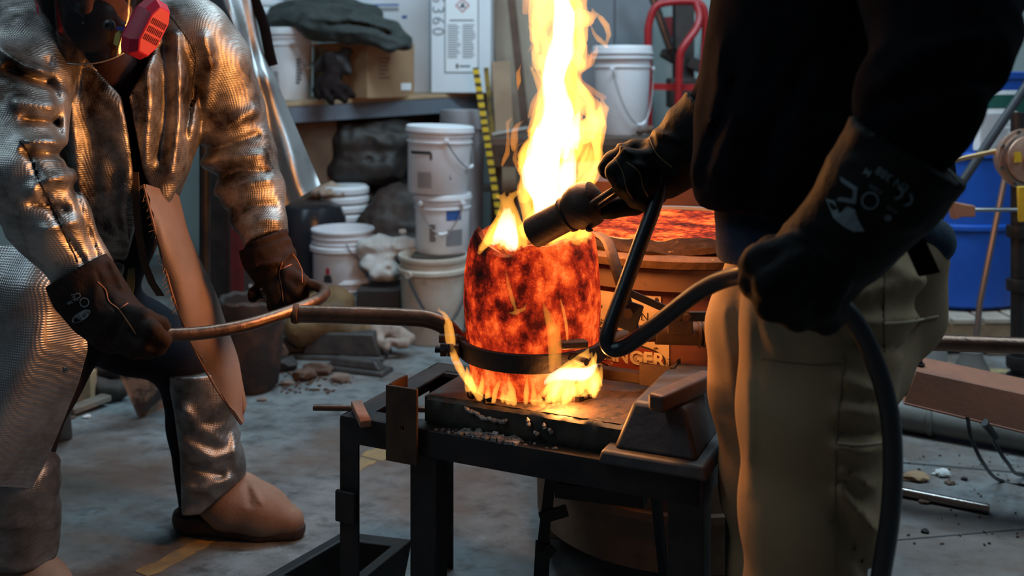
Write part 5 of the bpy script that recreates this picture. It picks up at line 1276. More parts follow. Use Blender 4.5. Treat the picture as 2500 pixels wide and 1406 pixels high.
# blackened gloves hanging over the shelf edge
gl_ = [[(800, 140, 5.10, 16), (815, 175, 5.08, 22), (805, 205, 5.06, 26)], [(790, 210, 5.04, 12), (800, 235, 5.0, 9), (812, 250, 4.99, 8)], [(812, 210, 5.04, 11), (828, 232, 5.0, 9), (842, 246, 4.99, 8)], [(825, 205, 5.04, 10), (845, 220, 5.01, 8), (860, 232, 5.0, 7)], [(782, 200, 5.06, 13), (774, 222, 5.04, 10), (780, 236, 5.02, 8)]]
def lump(name, sps, m, label, cat, amp=.006, fq=24, res=.009, k=.015, seed=3, parent=None):
    L_2 = [cp(s) for s in sps]
    def fn(p):
        f = None
        for a, b in L_2:
            g = chain(p, a, b, .012); f = g if f is None else smin(f, g, k)
        return f-amp*vnoise(p, fq, seed)-amp*.8*(1-2*np.abs(vnoise(p, fq*1.7, seed+3)))
    pts = np.array([v for a, b in L_2 for v in a]); rm = max(max(b) for a, b in L_2)
    o = field(name, fn, pts, rm+amp*2.5, res, m, parent)
    return tag(o, label, cat) if label else o
lump('work_glove', gl_, M('sooty_glove', (.008, .005, .005), .8, 0, ((.02, .012, .011), 14), (60, .4), spec=.1), 'blackened work glove hanging over the shelf edge in front of the box', 'glove')
lump('work_glove', [[(778, 165, 5.16, 14), (800, 150, 5.15, 20), (835, 150, 5.15, 22)], [(835, 150, 5.15, 16), (850, 175, 5.12, 10)], [(840, 140, 5.15, 10), (856, 125, 5.13, 7), (840, 117, 5.14, 4)]], M('sooty_glove_dark', (.014, .010, .010), .7, 0, ((.03, .02, .02), 14), (60, .4)), 'crumpled black glove on the shelf behind the hanging glove', 'glove')
# white cartons
def carton(name, label, x0, x1, y0, D, yawpx, depth, m):
    z = on_shelf((x0+x1)/2, D)[2]
    a, b = P(x0, 0, D+yawpx), P(x1, 0, D-0.0); a[2] = b[2] = z
    u = (b-a); w = np.array((-u[1], u[0], 0)); w = w/np.linalg.norm(w)*depth; h = np.array((0, 0, CH-(y0-HY)*D/F-z))
    t = thing(name, label, 'box', tuple((a+b+w)/2))
    MB().hexa([a, b, b+w, a+w]+[v+h for v in (a, b, b+w, a+w)]).build('carton', m, t, bevel=.004)
    n = -w/np.linalg.norm(w)
    return t, a, u, h, n
t, a, u, h, n_ = carton('white_box', 'white carton behind the jacket, partly hidden by the labelled white box', 850, 1050, -70, 5.78, .06, .20, WHITECARD)
mb = MB(); mb.add(onface(a, u, h, .30, .62, .72, .735, n_*.001), [(0, 1, 2, 3)]); mb.add(onface(a, u, h, .66, .72, .615, .64, n_*.001), [(0, 1, 2, 3)]); mb.build('print', BLUEPRINT, t, smooth=0)
mb = MB(); [mb.add(onface(a, u, h, .30, .62, .70-.012*k, .706-.012*k, n_*.001), [(0, 1, 2, 3)]) for k in range(3)]; mb.build('print', INK, t, smooth=0)
t, a, u, h, n_ = carton('white_box', 'tall white carton with a red diamond hazard label on the shelf', 1052, 1198, -90, 5.44, .03, .24, WHITECARD)
lab = MB().prism(onface(a, u, h, .23, .80, .155, .97, n_*.001), n_*.0008).build('hazard_label', PAPER, t)
hl = np.linalg.norm(h); ul = np.linalg.norm(u)
def fp(x, y, o): return a+u*x+h*y+n_*o
mb = MB()
for (x0, x1, y0, y1) in ((.23, .80, .155, .162), (.23, .80, .963, .97), (.23, .245, .155, .97), (.785, .80, .155, .97)): mb.add(onface(a, u, h, x0, x1, y0, y1, n_*.0022), [(0, 1, 2, 3)])
mb.add(onface(a, u, h, .31, .72, .555, .565, n_*.0022), [(0, 1, 2, 3)]); mb.add(onface(a, u, h, .30, .75, .76, .772, n_*.0022), [(0, 1, 2, 3)])
mb.add(onface(a, u, h, .42, .46, .19, .225, n_*.0022), [(0, 1, 2, 3)]); mb.add(onface(a, u, h, .48, .66, .20, .212, n_*.0022), [(0, 1, 2, 3)])
mb.build('print', INK, lab, smooth=0)
mb = MB()
for cx0 in (.28, .53):
    for k in range(15): mb.add(onface(a, u, h, cx0, cx0+.16+.06*rg.random(), .27+k*.0178, .279+k*.0178, n_*.0022), [(0, 1, 2, 3)])
mb.build('small_print', INKGREY, lab, smooth=0)
dc = (.53, .675); dr = .040
def dia(s, o): return [fp(dc[0]+x*s/ul, dc[1]+y*s/hl, o) for x, y in ((0, -1), (1, 0), (0, 1), (-1, 0))]
mb = MB(); A1, B1 = dia(dr, .0024), dia(dr*.78, .0024); mb.add(A1+B1, [(k, (k+1) % 4, 4+(k+1) % 4, 4+k) for k in range(4)]); mb.build('hazard_diamond', REDPRINT, lab, smooth=0)
mb = MB(); mb.add([fp(dc[0]+x/ul, dc[1]+y/hl, .0024) for x, y in ((-.014, -.012), (.014, -.012), (.018, -.006), (.006, .0), (.010, .008), (.002, .018), (-.006, .012), (-.004, .002), (-.016, -.004))], [tuple(range(9))]); mb.build('hazard_symbol', INK, lab, smooth=0)
text_on('handwriting', '5360', .095, lambda x, y: fp(.115+(y)/ul, .60-x/hl, .0018), M('grey_marker', (.16, .16, .18), .8), t, 1.25, -.0006)

# ---- hanging aluminised coat behind the front worker
hz = D_h = 3.0
hang = thing('hanging_coat', 'silver aluminised coat hanging behind the front worker, bent hem at the right', 'coat', tuple(P(620, 260, D_h)))
Lh = [(470, -60), (520, 20), (560, 120), (590, 220), (612, 330), (642, 435), (674, 515)]
Rh = [(610, -60), (632, 60), (655, 150), (690, 240), (724, 320), (756, 395), (782, 452)]
cl2, cr2 = curve_pts([(x, y, 0) for x, y in Lh], 6), curve_pts([(x, y, 0) for x, y in Rh], 6); rows = []
for i in range(len(cl2)):
    r_ = []
    for k in range(17):
        t_ = k/16; x = cl2[i][0]*(1-t_)+cr2[i][0]*t_; y = cl2[i][1]*(1-t_)+cr2[i][1]*t_
        r_.append(P(x, y, D_h-.07*math.sin(math.pi*t_)+.05*t_+.018*math.sin(t_*11+i*.12)+.008*math.sin(i*.5+t_*4)-.03*math.exp(-((i-15)/2.)**2)))
    rows.append(r_)
MB().grid(rows, .004).build('coat_back', ALU2, hang, smooth=60)
rows = []
for i in range(14, len(cl2)):
    r_ = []
    for k in range(8):
        t_ = k/7; x = cl2[i][0]-60*(1-t_)+10*t_; y = cl2[i][1]-30*(1-t_)
        r_.append(P(x, y, D_h+.10-.09*t_+.02*math.sin(t_*7+i*.3)))
    rows.append(r_)
MB().grid(rows, .004).build('coat_side', ALU2, hang, smooth=60)
MB().tube(curve_pts([P(x+4, y, D_h+.01) for x, y in ((596, -60), (618, 0), (640, 60), (652, 120), (662, 160))], 5), .016, 10, flat=.5).build('black_collar', BLACKCLOTH, hang)
MB().bar(P(470, -160, D_h+.06), P(600, -150, D_h+.06), .03, .02).build('hanger', OLDWOOD, hang)
rackp = P(500, 200, D_h+.09)
MB().tube([(rackp[0], rackp[1], .001), (rackp[0], rackp[1], 1.64)], .017, 12).build('stand_pole', BLACKSTEEL, hang); MB().lathe([(.055, 0), (.055, .012), (.03, .03)], (rackp[0], rackp[1], .001), 24).build('stand_base', BLACKSTEEL, hang)
# red crate and perforated post behind the coat
rc_ = P(600, 650, 4.6); 
tag(MB().box((rc_[0], rc_[1], .27), (.22, .2, .54)).build('red_cabinet', M('dull_red_paint', (.22, .016, .014), .6, 0, ((.12, .012, .01), 6)), bevel=.006), 'dull red metal cabinet on the floor behind the hanging coat', 'cabinet')
pf = thing('slotted_post', 'dark slotted steel angle post standing in front of the red cabinet', 'post', tuple(P(612, 650, 4.2)*np.array((1, 1, 0))))
q = P(612, 650, 4.2)
mb = MB(); mb.box((q[0], q[1], .45), (.055, .004, .90)); mb.box((q[0]-.026, q[1]+.025, .45), (.004, .05, .90)); mb.build('angle', M('dark_slotted_steel', (.07, .055, .055), .5, .5), pf)
for k in range(16):
    MB().lathe([(.008, 0), (.008, .002), (.001, .002)], (q[0], q[1]-.002, .04+k*.054), 10, (0, -1, 0)).build('slot', M('slot_gleam', (.45, .42, .42), .5) if k == 0 else bpy.data.materials['slot_gleam'], pf)
tag(MB().box((q[0]-.17, q[1]+.1, .42), (.10, .06, .84)).build('steel_upright', BLACKSTEEL, bevel=.004), 'black steel upright beside the slotted post', 'post')

# ---- under the shelf
bg = M('dark_plastic_film', (.010, .006, .005), .6, 0, ((.03, .018, .013), 6), (22, .5))
def zfix(px, D, z): return HY+(CH-z)*F/D
for (sps, lab, m_) in (
    ([[(860, 350, 5.35, 60), (960, 360, 5.4, 66)], [(830, 410, 5.3, 38), (950, 415, 5.3, 42)], [(900, 320, 5.45, 40), (1000, 345, 5.4, 40)]], 'crumpled dark plastic sheeting on the lower shelf left of the bucket stack', bg),
    ([[(960, 500, 5.0, 50), (930, 560, 4.95, 60), (950, 620, 4.9, 60)], [(1000, 500, 5.0, 50), (1010, 600, 4.95, 60)]], 'dark brown plastic bag on the floor under the lower shelf', M('brown_film', (.016, .008, .006), .65, 0, ((.04, .02, .014), 6), (22, .5)))):
    lump('plastic_bag', sps, m_, lab, 'bag', .012, 11, .013, .04, 5)
q0 = (sl+sp*.2+sdn*.42)
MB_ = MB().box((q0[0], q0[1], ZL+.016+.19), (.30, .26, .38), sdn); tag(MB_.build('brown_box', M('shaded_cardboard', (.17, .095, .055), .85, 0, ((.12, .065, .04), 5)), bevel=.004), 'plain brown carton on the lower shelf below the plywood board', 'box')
# buckets on the floor
t, c, r, rb, h = bucket('bucket', 'white lidded bucket on top of the stack under the shelf', 1069, 306, 468, 166, 4.45, handle=((-1.25, .5), .42, .80), tilt=.035)
cyl_marks(t, c, r, rb, h, [(-52, -8, .60, .645), (-10, -6, .52, .62)], INK); cyl_marks(t, c, r, rb, h, text_block(rg, 26, 44, .22, .55, 8), INK); cyl_marks(t, c, r, rb, h, text_block(rg, -36, -6, .10, .34, 12, .1), INKGREY)
ztop_ = c[2]
t, c, r, rb, h = bucket('bucket', 'white bucket with a blue label under another bucket of the stack', 1080, 470, 612, 142, 4.45, handle=((-2.3, -.75), .5, .86), taper=.90)
dz = c[2]
cyl_marks(t, c, r, rb, h, [(12, 46, .58, .76)], BLUEPRINT); cyl_marks(t, c, r, rb, h, text_block(rg, -24, -8, .22, .52, 7), INK); cyl_marks(t, c, r, rb, h, [(12, 50, .15, .42)], INKGREY)
crate = P(1085, 700, 4.46)
tag(MB().box((crate[0], crate[1], (dz-.001)/2), (.27, .27, dz-.002)).build('wooden_crate', M('dark_crate_wood', (.06, .042, .033), .85, 0, ((.035, .026, .02), 8)), bevel=.006), 'dark crate under the white bucket stack, hidden by the beige bucket', 'crate')
q = P(1150, 480, 5.0)
t, c, r, rb, h = bucket('grey_bin', 'tall grey plastic bin standing behind the white bucket stack', 1130, 268, 640, 112, 4.9, M('grey_bin_plastic', (.26, .25, .27), .55, 0, ((.2, .19, .2), 6)), zb=.0015, ribs=False, taper=.8, cat='bin')
# open bucket stack in the centre left
t, c, r, rb, h = bucket('bucket', 'white bucket with red-capped flask mark on top of an open-topped stack', 837, 556, 690, 154, 4.62, open_=True, taper=.92)
zt_ = c[2]; ax_b = c
cyl_marks(t, c, r, rb, h, [(-26, -14, .20, .24), (-28, -12, .15, .21), (-29, -11, .10, .16)], INK); cyl_marks(t, c, r, rb, h, [(-24, -16, .25, .36)], REDPRINT)
pts = [c+np.array((r*1.03*math.cos(a), r*1.03*math.sin(a)-.003, h*(.80-.38*math.sin((a+1.3)/1.5*math.pi)**.8))) for a in np.linspace(-1.3, .2, 15)]
MB().tube(pts, .0028, 7).build('bail', WIRE, t)
tag(MB().lathe([(r*1.0, -.022), (r*1.035, -.018), (r*1.035, .0), (r*.99, .004)], c+(0, 0, h*.70), 44).build('bucket', WHITEPL), 'white rim of a bucket nested outside the open-topped bucket', 'bucket')
t, c, r, rb, h = bucket('bucket', 'white bucket with blue label at the bottom of the open-topped stack', 851, 672, 790, 142, 4.62, zb=.0015, taper=.93)
h0 = zt_-.0015-.001
cyl_marks(t, c, r, rb, h, [(-42, 0, .68, .80)], BLUEPRINT); cyl_marks(t, c, r, rb, h, text_block(rg, 25, 42, .30, .64, 6), INK)
# large beige bucket
t, c, r, rb, h = bucket('bucket', 'large dirty beige open bucket with a black bail handle', 1058, 619, 800, 172, 4.32, DIRTYPL, open_=True, zb=.0015, taper=.86, ribs=False)
MB().lathe([(r*1.0, h*.80), (r*1.03, h*.81), (r*1.03, h*.85), (r*1.0, h*.86)], c, 44).build('rim_band', DIRTYPL, t)
pts = [c+np.array((r*1.05*math.cos(a), r*1.05*math.sin(a)-.004, h*(.82-.55*math.sin((a+2.2)/2.0*math.pi)))) for a in np.linspace(-2.2, -.2, 17)]
MB().tube(pts, .005, 7).build('bail', M('black_bail', (.04, .04, .045), .5), t)
MB().lathe([(.016, -.004), (.016, .008)], pts[0], 10, (-.4, -.9, 0)).build('ear', DIRTYPL, t)
# dark domed crucible lump, nested stack, copper pail, rags
tt = P(762, 640, 4.9)
tag(MB().lathe([(.13, .0015), (.16, .08), (.17, .30), (.165, .44), (.14, .50), (.10, .515), (.001, .515)], (tt[0]-.0, tt[1], 0), 40).build('upturned_crucible', DARKPLASTIC), 'shiny dark upturned crucible standing behind the open bucket stack', 'crucible')
q = P(842, 560, 5.15)
t_ns = None
for k in range(6):
    z = .30+k*.046 if k else 0.0015
    prof = [(.10, 0), (.118, .28), (.124, .285), (.124, .30), (.11, .30)] if k == 0 else [(.110, 0), (.124, .008), (.124, .030), (.114, .040), (.110, .044)]
    tag(MB().lathe(prof, (q[0], q[1], z), 32).build('nested_bucket', WHITEPL), 'white bucket in the short nested floor stack, '+('lowest of all', 'second from bottom', 'third from bottom', 'third from top', 'second from top', 'topmost under the rag')[k], 'bucket', 'nested white buckets on the floor')
lump('cloth', [[(765, 468, 5.1, 12), (810, 462, 5.1, 15), (850, 470, 5.1, 11)], [(790, 472, 5.05, 11), (835, 474, 5.05, 10)]], M('tan_rag', (.42, .30, .22), .9, 0, ((.30, .20, .15), 9), (200, .3)), 'tan rag lying over the short nested bucket stack', 'cloth', .008, 18, .008)
t, c, r, rb, h = bucket('pail', 'copper-rimmed pale pail behind the white rags', 980, 552, 720, 100, 4.95, M('pale_pail', (.52, .44, .38), .5, 0, ((.40, .32, .27), 7)), open_=True, zb=.0015, ribs=False, taper=.9, cat='bucket')
MB().tube(curve_pts(PL([(935, 575, 4.93), (940, 535, 4.95), (975, 512, 4.97), (1020, 520, 4.97)]), 5), .007, 8).build('bail', M('coppery_bail', (.20, .09, .055), .5, .4), t)
RAG = M('white_rag', (.66, .64, .62), .9, 0, ((.50, .47, .44), 9), (120, .4))
lump('rag', [[(890, 610, 4.5, 20), (930, 602, 4.5, 26), (985, 598, 4.5, 20), (1020, 596, 4.5, 9)], [(900, 640, 4.48, 24), (945, 640, 4.48, 18)], [(925, 668, 4.46, 20), (960, 665, 4.46, 14)]], RAG, 'heap of crumpled white rags between the bucket stacks', 'rags', .012, 15, .010)
q = P(935, 700, 4.5)
tag(MB().box((q[0], q[1], .10), (.20, .24, .196)).build('dark_crate', M('dark_metal_crate', (.04, .032, .03), .7, .2), bevel=.006), 'dark box on the floor holding up the white rags', 'box')
# yellow stained bags on the floor
YB = M('ochre_bag', (.17, .09, .028), .7, 0, ((.08, .045, .02), 8), (60, .4))
lump('sack', [[(740, 800, 4.05, 40), (800, 790, 4.1, 48), (850, 805, 4.1, 40), (905, 815, 4.1, 30)], [(760, 750, 4.15, 30), (820, 740, 4.2, 34), (845, 740, 4.2, 20)]], YB, 'ochre stained sack slumped on the floor behind the shank handle', 'sack', .014, 10, .012, .04)
# old crucible standing behind the coat flap
q = G(592, 975); q[1] += .12
t = thing('old_crucible', 'scorched empty crucible standing on the floor behind the coat flap', 'crucible', (q[0], q[1], 0))
OLDC = M('scorched_crucible', (.024, .016, .014), .75, 0, ((.085, .036, .02), 10, .46, .68), (26, .8), spots=((.26, .17, .12), 20, .64, .72))
MB().lathe([(.08, .0015), (.095, .02), (.112, .16), (.122, .27), (.121, .325), (.112, .335), (.098, .325), (.09, .2), (.07, .1), (.001, .09)], (q[0], q[1], 0), 44, jit=lambda a, i: (.002*math.sin(5*a+i), .004*math.sin(3*a)+.003*math.sin(11*a) if i > 3 else 0)).build('wall', OLDC, t)
# ingot moulds on the floor
def mould_up(label, px, y, L, W, H, ang, m=CASTIRON, flange=.02, tilt=0.0, zoff=0.0):
    c = G(px, y); u = np.array((math.cos(ang), math.sin(ang), 0)); v = np.array((-math.sin(ang), math.cos(ang), 0)); z = np.array((0, 0, 1.))
    u = u+z*tilt
    t = thing('ingot_mould', label, 'ingot mould', tuple(c))
    def qd(l, w, h, ch=.012): return [c+u*x*l/2+v*yv*w/2+z*(h+zoff) for x, yv in ((-1, -1), (1, -1), (1, 1), (-1, 1))]
    mb = MB(); mb.hexa(qd(L, W, .0015)+qd(L-.01, W-.01, .018)); mb.build('flange', m, t, bevel=.004)
    mb = MB(); mb.hexa(qd(L-flange*2, W-flange*2, .017)+qd(L-flange*4-.02, W-flange*3, H)); mb.build('body', m, t, bevel=.007, seg=3)
mould_up('largest upturned grey ingot mould in the pile behind the shank', 842, 868, .36, .17, .105, -.10)
mould_up('long low ingot mould at the front of the floor pile', 872, 905, .27, .10, .05, -.35)
mould_up('small dark ingot mould at the left of the floor pile', 722, 868, .20, .10, .075, .15, BLACKSTEEL)
# open trough mould under the table
oz = .105
oc_ = [G(838, 1296, oz), G(1008, 1316, oz), G(862, 1436, oz), G(620, 1420, oz)]
cc = sum(oc_)/4
t = thing('trough_mould', 'open black iron trough mould on the floor under the left of the steel table', 'ingot mould', (cc[0], cc[1], 0))
inn = [cc+(q-cc)*.70+(0, 0, 0) for q in oc_]; bot_in = [cc+(q-cc)*.52-np.array((0, 0, .07)) for q in oc_]; bot = [cc+(q-cc)*.86-np.array((0, 0, oz-.0015)) for q in oc_]
mb = MB(); mb.add(oc_+inn+bot_in+bot, [(0, 1, 5, 4), (1, 2, 6, 5), (2, 3, 7, 6), (3, 0, 4, 7), (4, 5, 9, 8), (5, 6, 10, 9), (6, 7, 11, 10), (7, 4, 8, 11), (8, 9, 10, 11), (1, 0, 12, 13), (2, 1, 13, 14), (3, 2, 14, 15), (0, 3, 15, 12), (15, 14, 13, 12)])
mb.build('trough', BLACKSTEEL, t, smooth=20, bevel=.004)
# scraps
SCRAP = M('brown_scrap', (.16, .09, .06), .8, 0, ((.07, .04, .03), 20), (60, .5)); SLAGM = M('pale_slag', (.30, .22, .17), .85, 0, ((.16, .11, .09), 20), (60, .5)); WHITESC = M('white_scrap', (.72, .71, .69), .8)
def chunk(label, px, y, w, h, d, m, seed, name='slag_lump', flat=1.0):
    c = G(px, y); rr = random.Random(seed); c = c+np.array((0, 0, h*.42))
    bm = bmesh.new(); bmesh.ops.create_icosphere(bm, subdivisions=2, radius=1)
    for v in bm.verts:
        k = 1+.28*math.sin(v.co.x*3.1+seed)*math.cos(v.co.y*4.3+seed*2)+rr.uniform(-.13, .13)
        v.co = Vector((c[0]+v.co.x*k*w/2, c[1]+v.co.y*k*d/2, max(.0012, c[2]+v.co.z*k*h/2)))
    me = bpy.data.meshes.new(name); bm.to_mesh(me); bm.free(); return tag(finish(name, me, m, None, 30), label, 'debris')
for k, a in enumerate((('pale slag lump lying alone in front of the ingot moulds', 832, 932, .075, .035, .05, SLAGM), ('brown slag lump at the front left of the mould pile', 745, 928, .085, .05, .06, SCRAP), ('dark curved scrap among the mould pile', 775, 915, .13, .05, .06, SCRAP), ('black scrap lump beside the old crucible', 690, 905, .11, .06, .08, BLACKSTEEL),
                       ('brown scrap wedge left of the small mould', 682, 885, .07, .09, .05, SCRAP), ('small slag crumb below the mould pile', 700, 940, .05, .02, .04, SLAGM), ('tiny pale chip beside the old crucible foot', 640, 978, .04, .012, .03, SLAGM),
                       ('torn tan cardboard scrap on the right floor', 2232, 1170, .085, .022, .05, CARD), ('white foam scrap on the right floor', 2302, 1163, .042, .024, .035, WHITESC), ('tiny white crumb beside the foam scrap', 2284, 1160, .018, .008, .015, WHITESC), ('small brown chip right of the foam scrap', 2320, 1182, .03, .010, .02, SCRAP), ('dark chip behind the brown chip', 2355, 1172, .018, .010, .015, BLACKSTEEL),
                       ('brown chip under the polished rod', 2258, 1226, .035, .010, .03, SCRAP), ('dark crumb nearest the lower right corner', 2258, 1300, .02, .010, .018, BLACKSTEEL), ('white chip beside the leaning steel plate', 212, 1020, .03, .012, .02, WHITESC), ('brown chip left of the leaning steel plate', 170, 1022, .035, .012, .025, SCRAP))):
    chunk(*a, seed=k+3)
mb = MB()
for k in range(150):
    px, y = (rg.gauss(720, 60), rg.uniform(905, 960)) if k < 90 else (rg.uniform(2200, 2500), rg.uniform(1100, 1330))
    q = G(px, y, .002); s_ = rg.uniform(.003, .012) if k < 90 else rg.uniform(.002, .006)
    mb.box(q+(0, 0, s_*.2), (s_*1.2, s_*.8, s_*.5), (rg.uniform(-1, 1), rg.uniform(-1, 1), .1))
tag(mb.build('floor_grit', SCRAP, smooth=0), 'brown grit and crumbs scattered on the concrete floor', 'grit', kind='stuff')
lump('rag', [[(915, 800, 4.1, 12), (925, 835, 4.05, 14), (945, 850, 4.0, 9)], [(930, 805, 4.1, 14), (970, 812, 4.08, 16), (1000, 828, 4.05, 9)], [(950, 835, 4.02, 8), (990, 840, 4.02, 8)]], M('dirty_rag', (.40, .32, .27), .9, 0, ((.24, .18, .15), 14), (120, .4)), 'dirty twisted rag on the floor right of the sacks', 'rag', .008, 20, .008)
# leaning plate, wood scraps, small plate on the left
pa, pb = G(340, 1025), G(418, 985); tp = np.array((-.10, .18, 0.0))
pq = [pa, pb, P(418, 880, 3.25), P(268, 862, 3.2)]
tag(MB().prism(pq, (.004, .012, .003)).build('steel_plate', M('mottled_plate', (.07, .058, .052), .55, .3, ((.42, .30, .23), 9, .46, .56), (30, .5), spots=((.03, .025, .025), 12, .60, .68))), 'mottled steel plate leaning behind the front leg', 'plate')
tag(MB().prism([G(118, 1088), G(172, 1073), P(166, 1010, 3.0), P(130, 1000, 2.95)], (.003, .010, .002)).build('steel_plate', M('plain_grey_plate', (.12, .12, .125), .45, .6)), 'small plain grey plate behind the silver coat skirt', 'plate')
for (lab, a, b, w, h) in (('short wood block standing behind the silver coat skirt', (205, 975), (205, 905), .07, .05), ('long wood offcut lying behind the skirt hem', (170, 1003), (262, 985), .05, .02), ('flat wooden board lying under the scrap pile', (180, 925), (300, 900), .08, .03)):
    A_ = G(a[0], a[1], .02); Bq = P(b[0], b[1], A_[1]+(.0 if a[0] == b[0] else .12)); Bq[2] = max(Bq[2], .02) if a[0] == b[0] else .02+h*.4
    tag(MB().bar(A_, Bq, w, h, (0, 1, 0) if a[0] == b[0] else (0, 0, 1)).build('wood_scrap', WOOD if 'block' in lab else OLDWOOD, bevel=.003), lab, 'wood')
lump('scrap_heap', [[(190, 900, 3.6, 30), (260, 880, 3.65, 34), (310, 890, 3.65, 30)], [(220, 940, 3.5, 22), (290, 950, 3.5, 20)]], M('dark_scrap', (.03, .025, .022), .7, .3, ((.08, .06, .05), 10), (30, .6)), 'heap of dark scrap metal behind the leaning steel plate', 'scrap', .016, 12, .011, .02)

# ---- behind the flame
MSTICK = bpy.data.materials.new('ruler_stripes'); MSTICK.use_nodes = True; N = MSTICK.node_tree.nodes; L = MSTICK.node_tree.links
tcn = N.new('ShaderNodeTexCoord'); wv = N.new('ShaderNodeTexWave'); wv.bands_direction = 'Z'; wv.inputs['Scale'].default_value = 8; wv.inputs['Distortion'].default_value = 2; wv.inputs['Detail'].default_value = 3
L.new(tcn.outputs['Object'], wv.inputs['Vector']); rr_ = ramp(N, [(.30, (.03, .025, .015)), (.42, (.62, .42, .03))]); L.new(wv.outputs['Fac'], rr_.inputs['Fac']); L.new(rr_.outputs['Color'], N['Principled BSDF'].inputs['Base Color'])
def stick(lab, a, b, D, w, t, m, name, cat):
    p0, p1 = P(a[0], a[1], D), P(b[0], b[1], D+.0)
    d = p1-p0; p1 = p0+d*(p0[2]-.002)/(p0[2]-p1[2])            # runs down to the floor
    tag(MB().bar(p0, p1, w, t, (0, 1, 0)).build(name, m, bevel=.002), lab, cat)
stick('yellow and black measuring stick leaning right of the white carton', (1161, 165), (1206, 450), 4.75, .030, .012, MSTICK, 'measuring_stick', 'stick')
stick('second yellow and black stick close behind the measuring stick', (1187, 165), (1212, 450), 4.80, .024, .012, M('worn_yellow_stick', (.30, .20, .03), .6, 0, ((.07, .05, .02), 18)), 'measuring_stick', 'stick')
stick('brown steel pole leaning on the wall behind the flame', (1242, -60), (1284, 320), 5.48, .045, .03, M('brown_pole', (.13, .07, .045), .7, 0, ((.08, .045, .03), 9)), 'pole', 'pole')
TANB = M('tan_board', (.42, .29, .19), .8, 0, ((.34, .22, .14), 6))
stick('tan board leaning left of the brown pole', (1222, 150), (1232, 330), 5.45, .10, .02, TANB, 'board', 'board')
stick('wide pale board on the wall behind the flame', (1275, -70), (1290, 330), 5.62, .34, .02, M('pale_board', (.40, .33, .26), .8, 0, ((.33, .26, .2), 5)), 'board', 'board')
cabq = P(1500, 300, 5.88)
cab = thing('steel_cabinet', 'tall grey steel cabinet against the back wall behind the flame', 'cabinet', (cabq[0], cabq[1]+.19, 0))
GREYC = M('grey_cabinet_paint', (.19, .21, .235), .5, .1, ((.165, .18, .2), 3))
MB().box((cabq[0], cabq[1]+.19, .95), (.46, .36, 1.896)).build('cabinet_body', GREYC, cab, bevel=.006)
for s in (-1, 1): MB().box((cabq[0]+s*.112, cabq[1]-.008, .95), (.218, .016, 1.84)).build('door', GREYC, cab, bevel=.004)
# bench with the lidded bucket stack
bz_ = .845
bench = thing('workbench', 'low dark steel workbench behind the furnace carrying a white bucket', 'bench', tuple(P(1500, 330, 5.0)*np.array((1, 1, 0))))
B0, B1 = P(1190, 0, 4.75), P(1700, 0, 4.75)
MB().box(((B0[0]+B1[0])/2, 5.0, bz_-.02), (B1[0]-B0[0], .50, .04)).build('top', M('dark_bench_top', (.12, .075, .055), .6, .3, ((.07, .05, .04), 8)), bench, bevel=.003)
MB().box(((B0[0]+B1[0])/2, 4.76, bz_-.09), (B1[0]-B0[0], .02, .10)).build('apron', RUST, bench)
for x in (B0[0]+.04, B1[0]-.04):
    for y in (4.80, 5.20): MB().box((x, y, (bz_-.04)/2), (.05, .05, bz_-.042)).build('leg', BLACKSTEEL, bench)
MB().box(((B0[0]+B1[0])/2, 5.05, .25), (B1[0]-B0[0]-.1, .5, .03)).build('lower_shelf', LB, bench)
t, c, r, rb, h = bucket('bucket', 'white bucket with stacked lids on the bench right of the flame', 1519, 112, 320, 146, 5.0, zb=bz_+.001, handle=((-2.0, -.2), .62, .74), taper=.84)
for z in (.845, .90): MB().lathe([(r*.985, h*z), (r*1.04, h*(z+.008)), (r*1.04, h*(z+.028)), (r*.985, h*(z+.036))], c, 40).build('nested_rim', WHITEPL, t)
lump('scrap_metal', [[(1560, 322, 4.85, 7), (1590, 315, 4.85, 8)], [(1240, 322, 4.85, 7), (1300, 316, 4.85, 6)], ][:1], SCRAP, 'small brown scrap on the bench edge right of the bucket', 'scrap', .004, 30, .006)
tag(MB().tube([P(1200, 332, 4.72)+(0, .08, .0), P(1290, 316, 4.72)+(0, .10, 0)], .012, 10).build('pipe_offcut', M('pale_pipe', (.40, .36, .33), .4, .7)), 'pale pipe offcut lying on the left of the bench', 'pipe')
# red hand truck
htr = thing('hand_truck', 'red tubular hand truck standing behind the white bucket', 'hand truck', tuple(P(1650, 300, 5.3)*np.array((1, 1, 0))))
r_ = .021
MB().tube(curve_pts(PL([(1590, 600, 5.4), (1583, 300, 5.4), (1582, 110, 5.4), (1584, 60, 5.4), (1600, 18, 5.4), (1630, 6, 5.4), (1690, 4, 5.4), (1716, 18, 5.4), (1722, 60, 5.4), (1718, 160, 5.4), (1708, 300, 5.4), (1700, 600, 5.4)]), 6), r_, 12).build('frame', REDPAINT, htr)
MB().tube(curve_pts(PL([(1700, 8, 5.38), (1708, 40, 5.36), (1700, 70, 5.34), (1672, 110, 5.32), (1660, 140, 5.32), (1657, 220, 5.33), (1655, 330, 5.34), (1652, 600, 5.36)]), 6), r_, 12).build('handle', REDPAINT, htr)
MB().bar(P(1588, 211, 5.39), P(1712, 214, 5.39), .022, .035).build('cross_bar', REDPAINT, htr)
MB().bar(P(1590, 560, 5.39), P(1704, 560, 5.39), .022, .035).build('cross_bar', REDPAINT, htr)
q0, q1 = P(1592, 600, 5.4), P(1702, 600, 5.4)
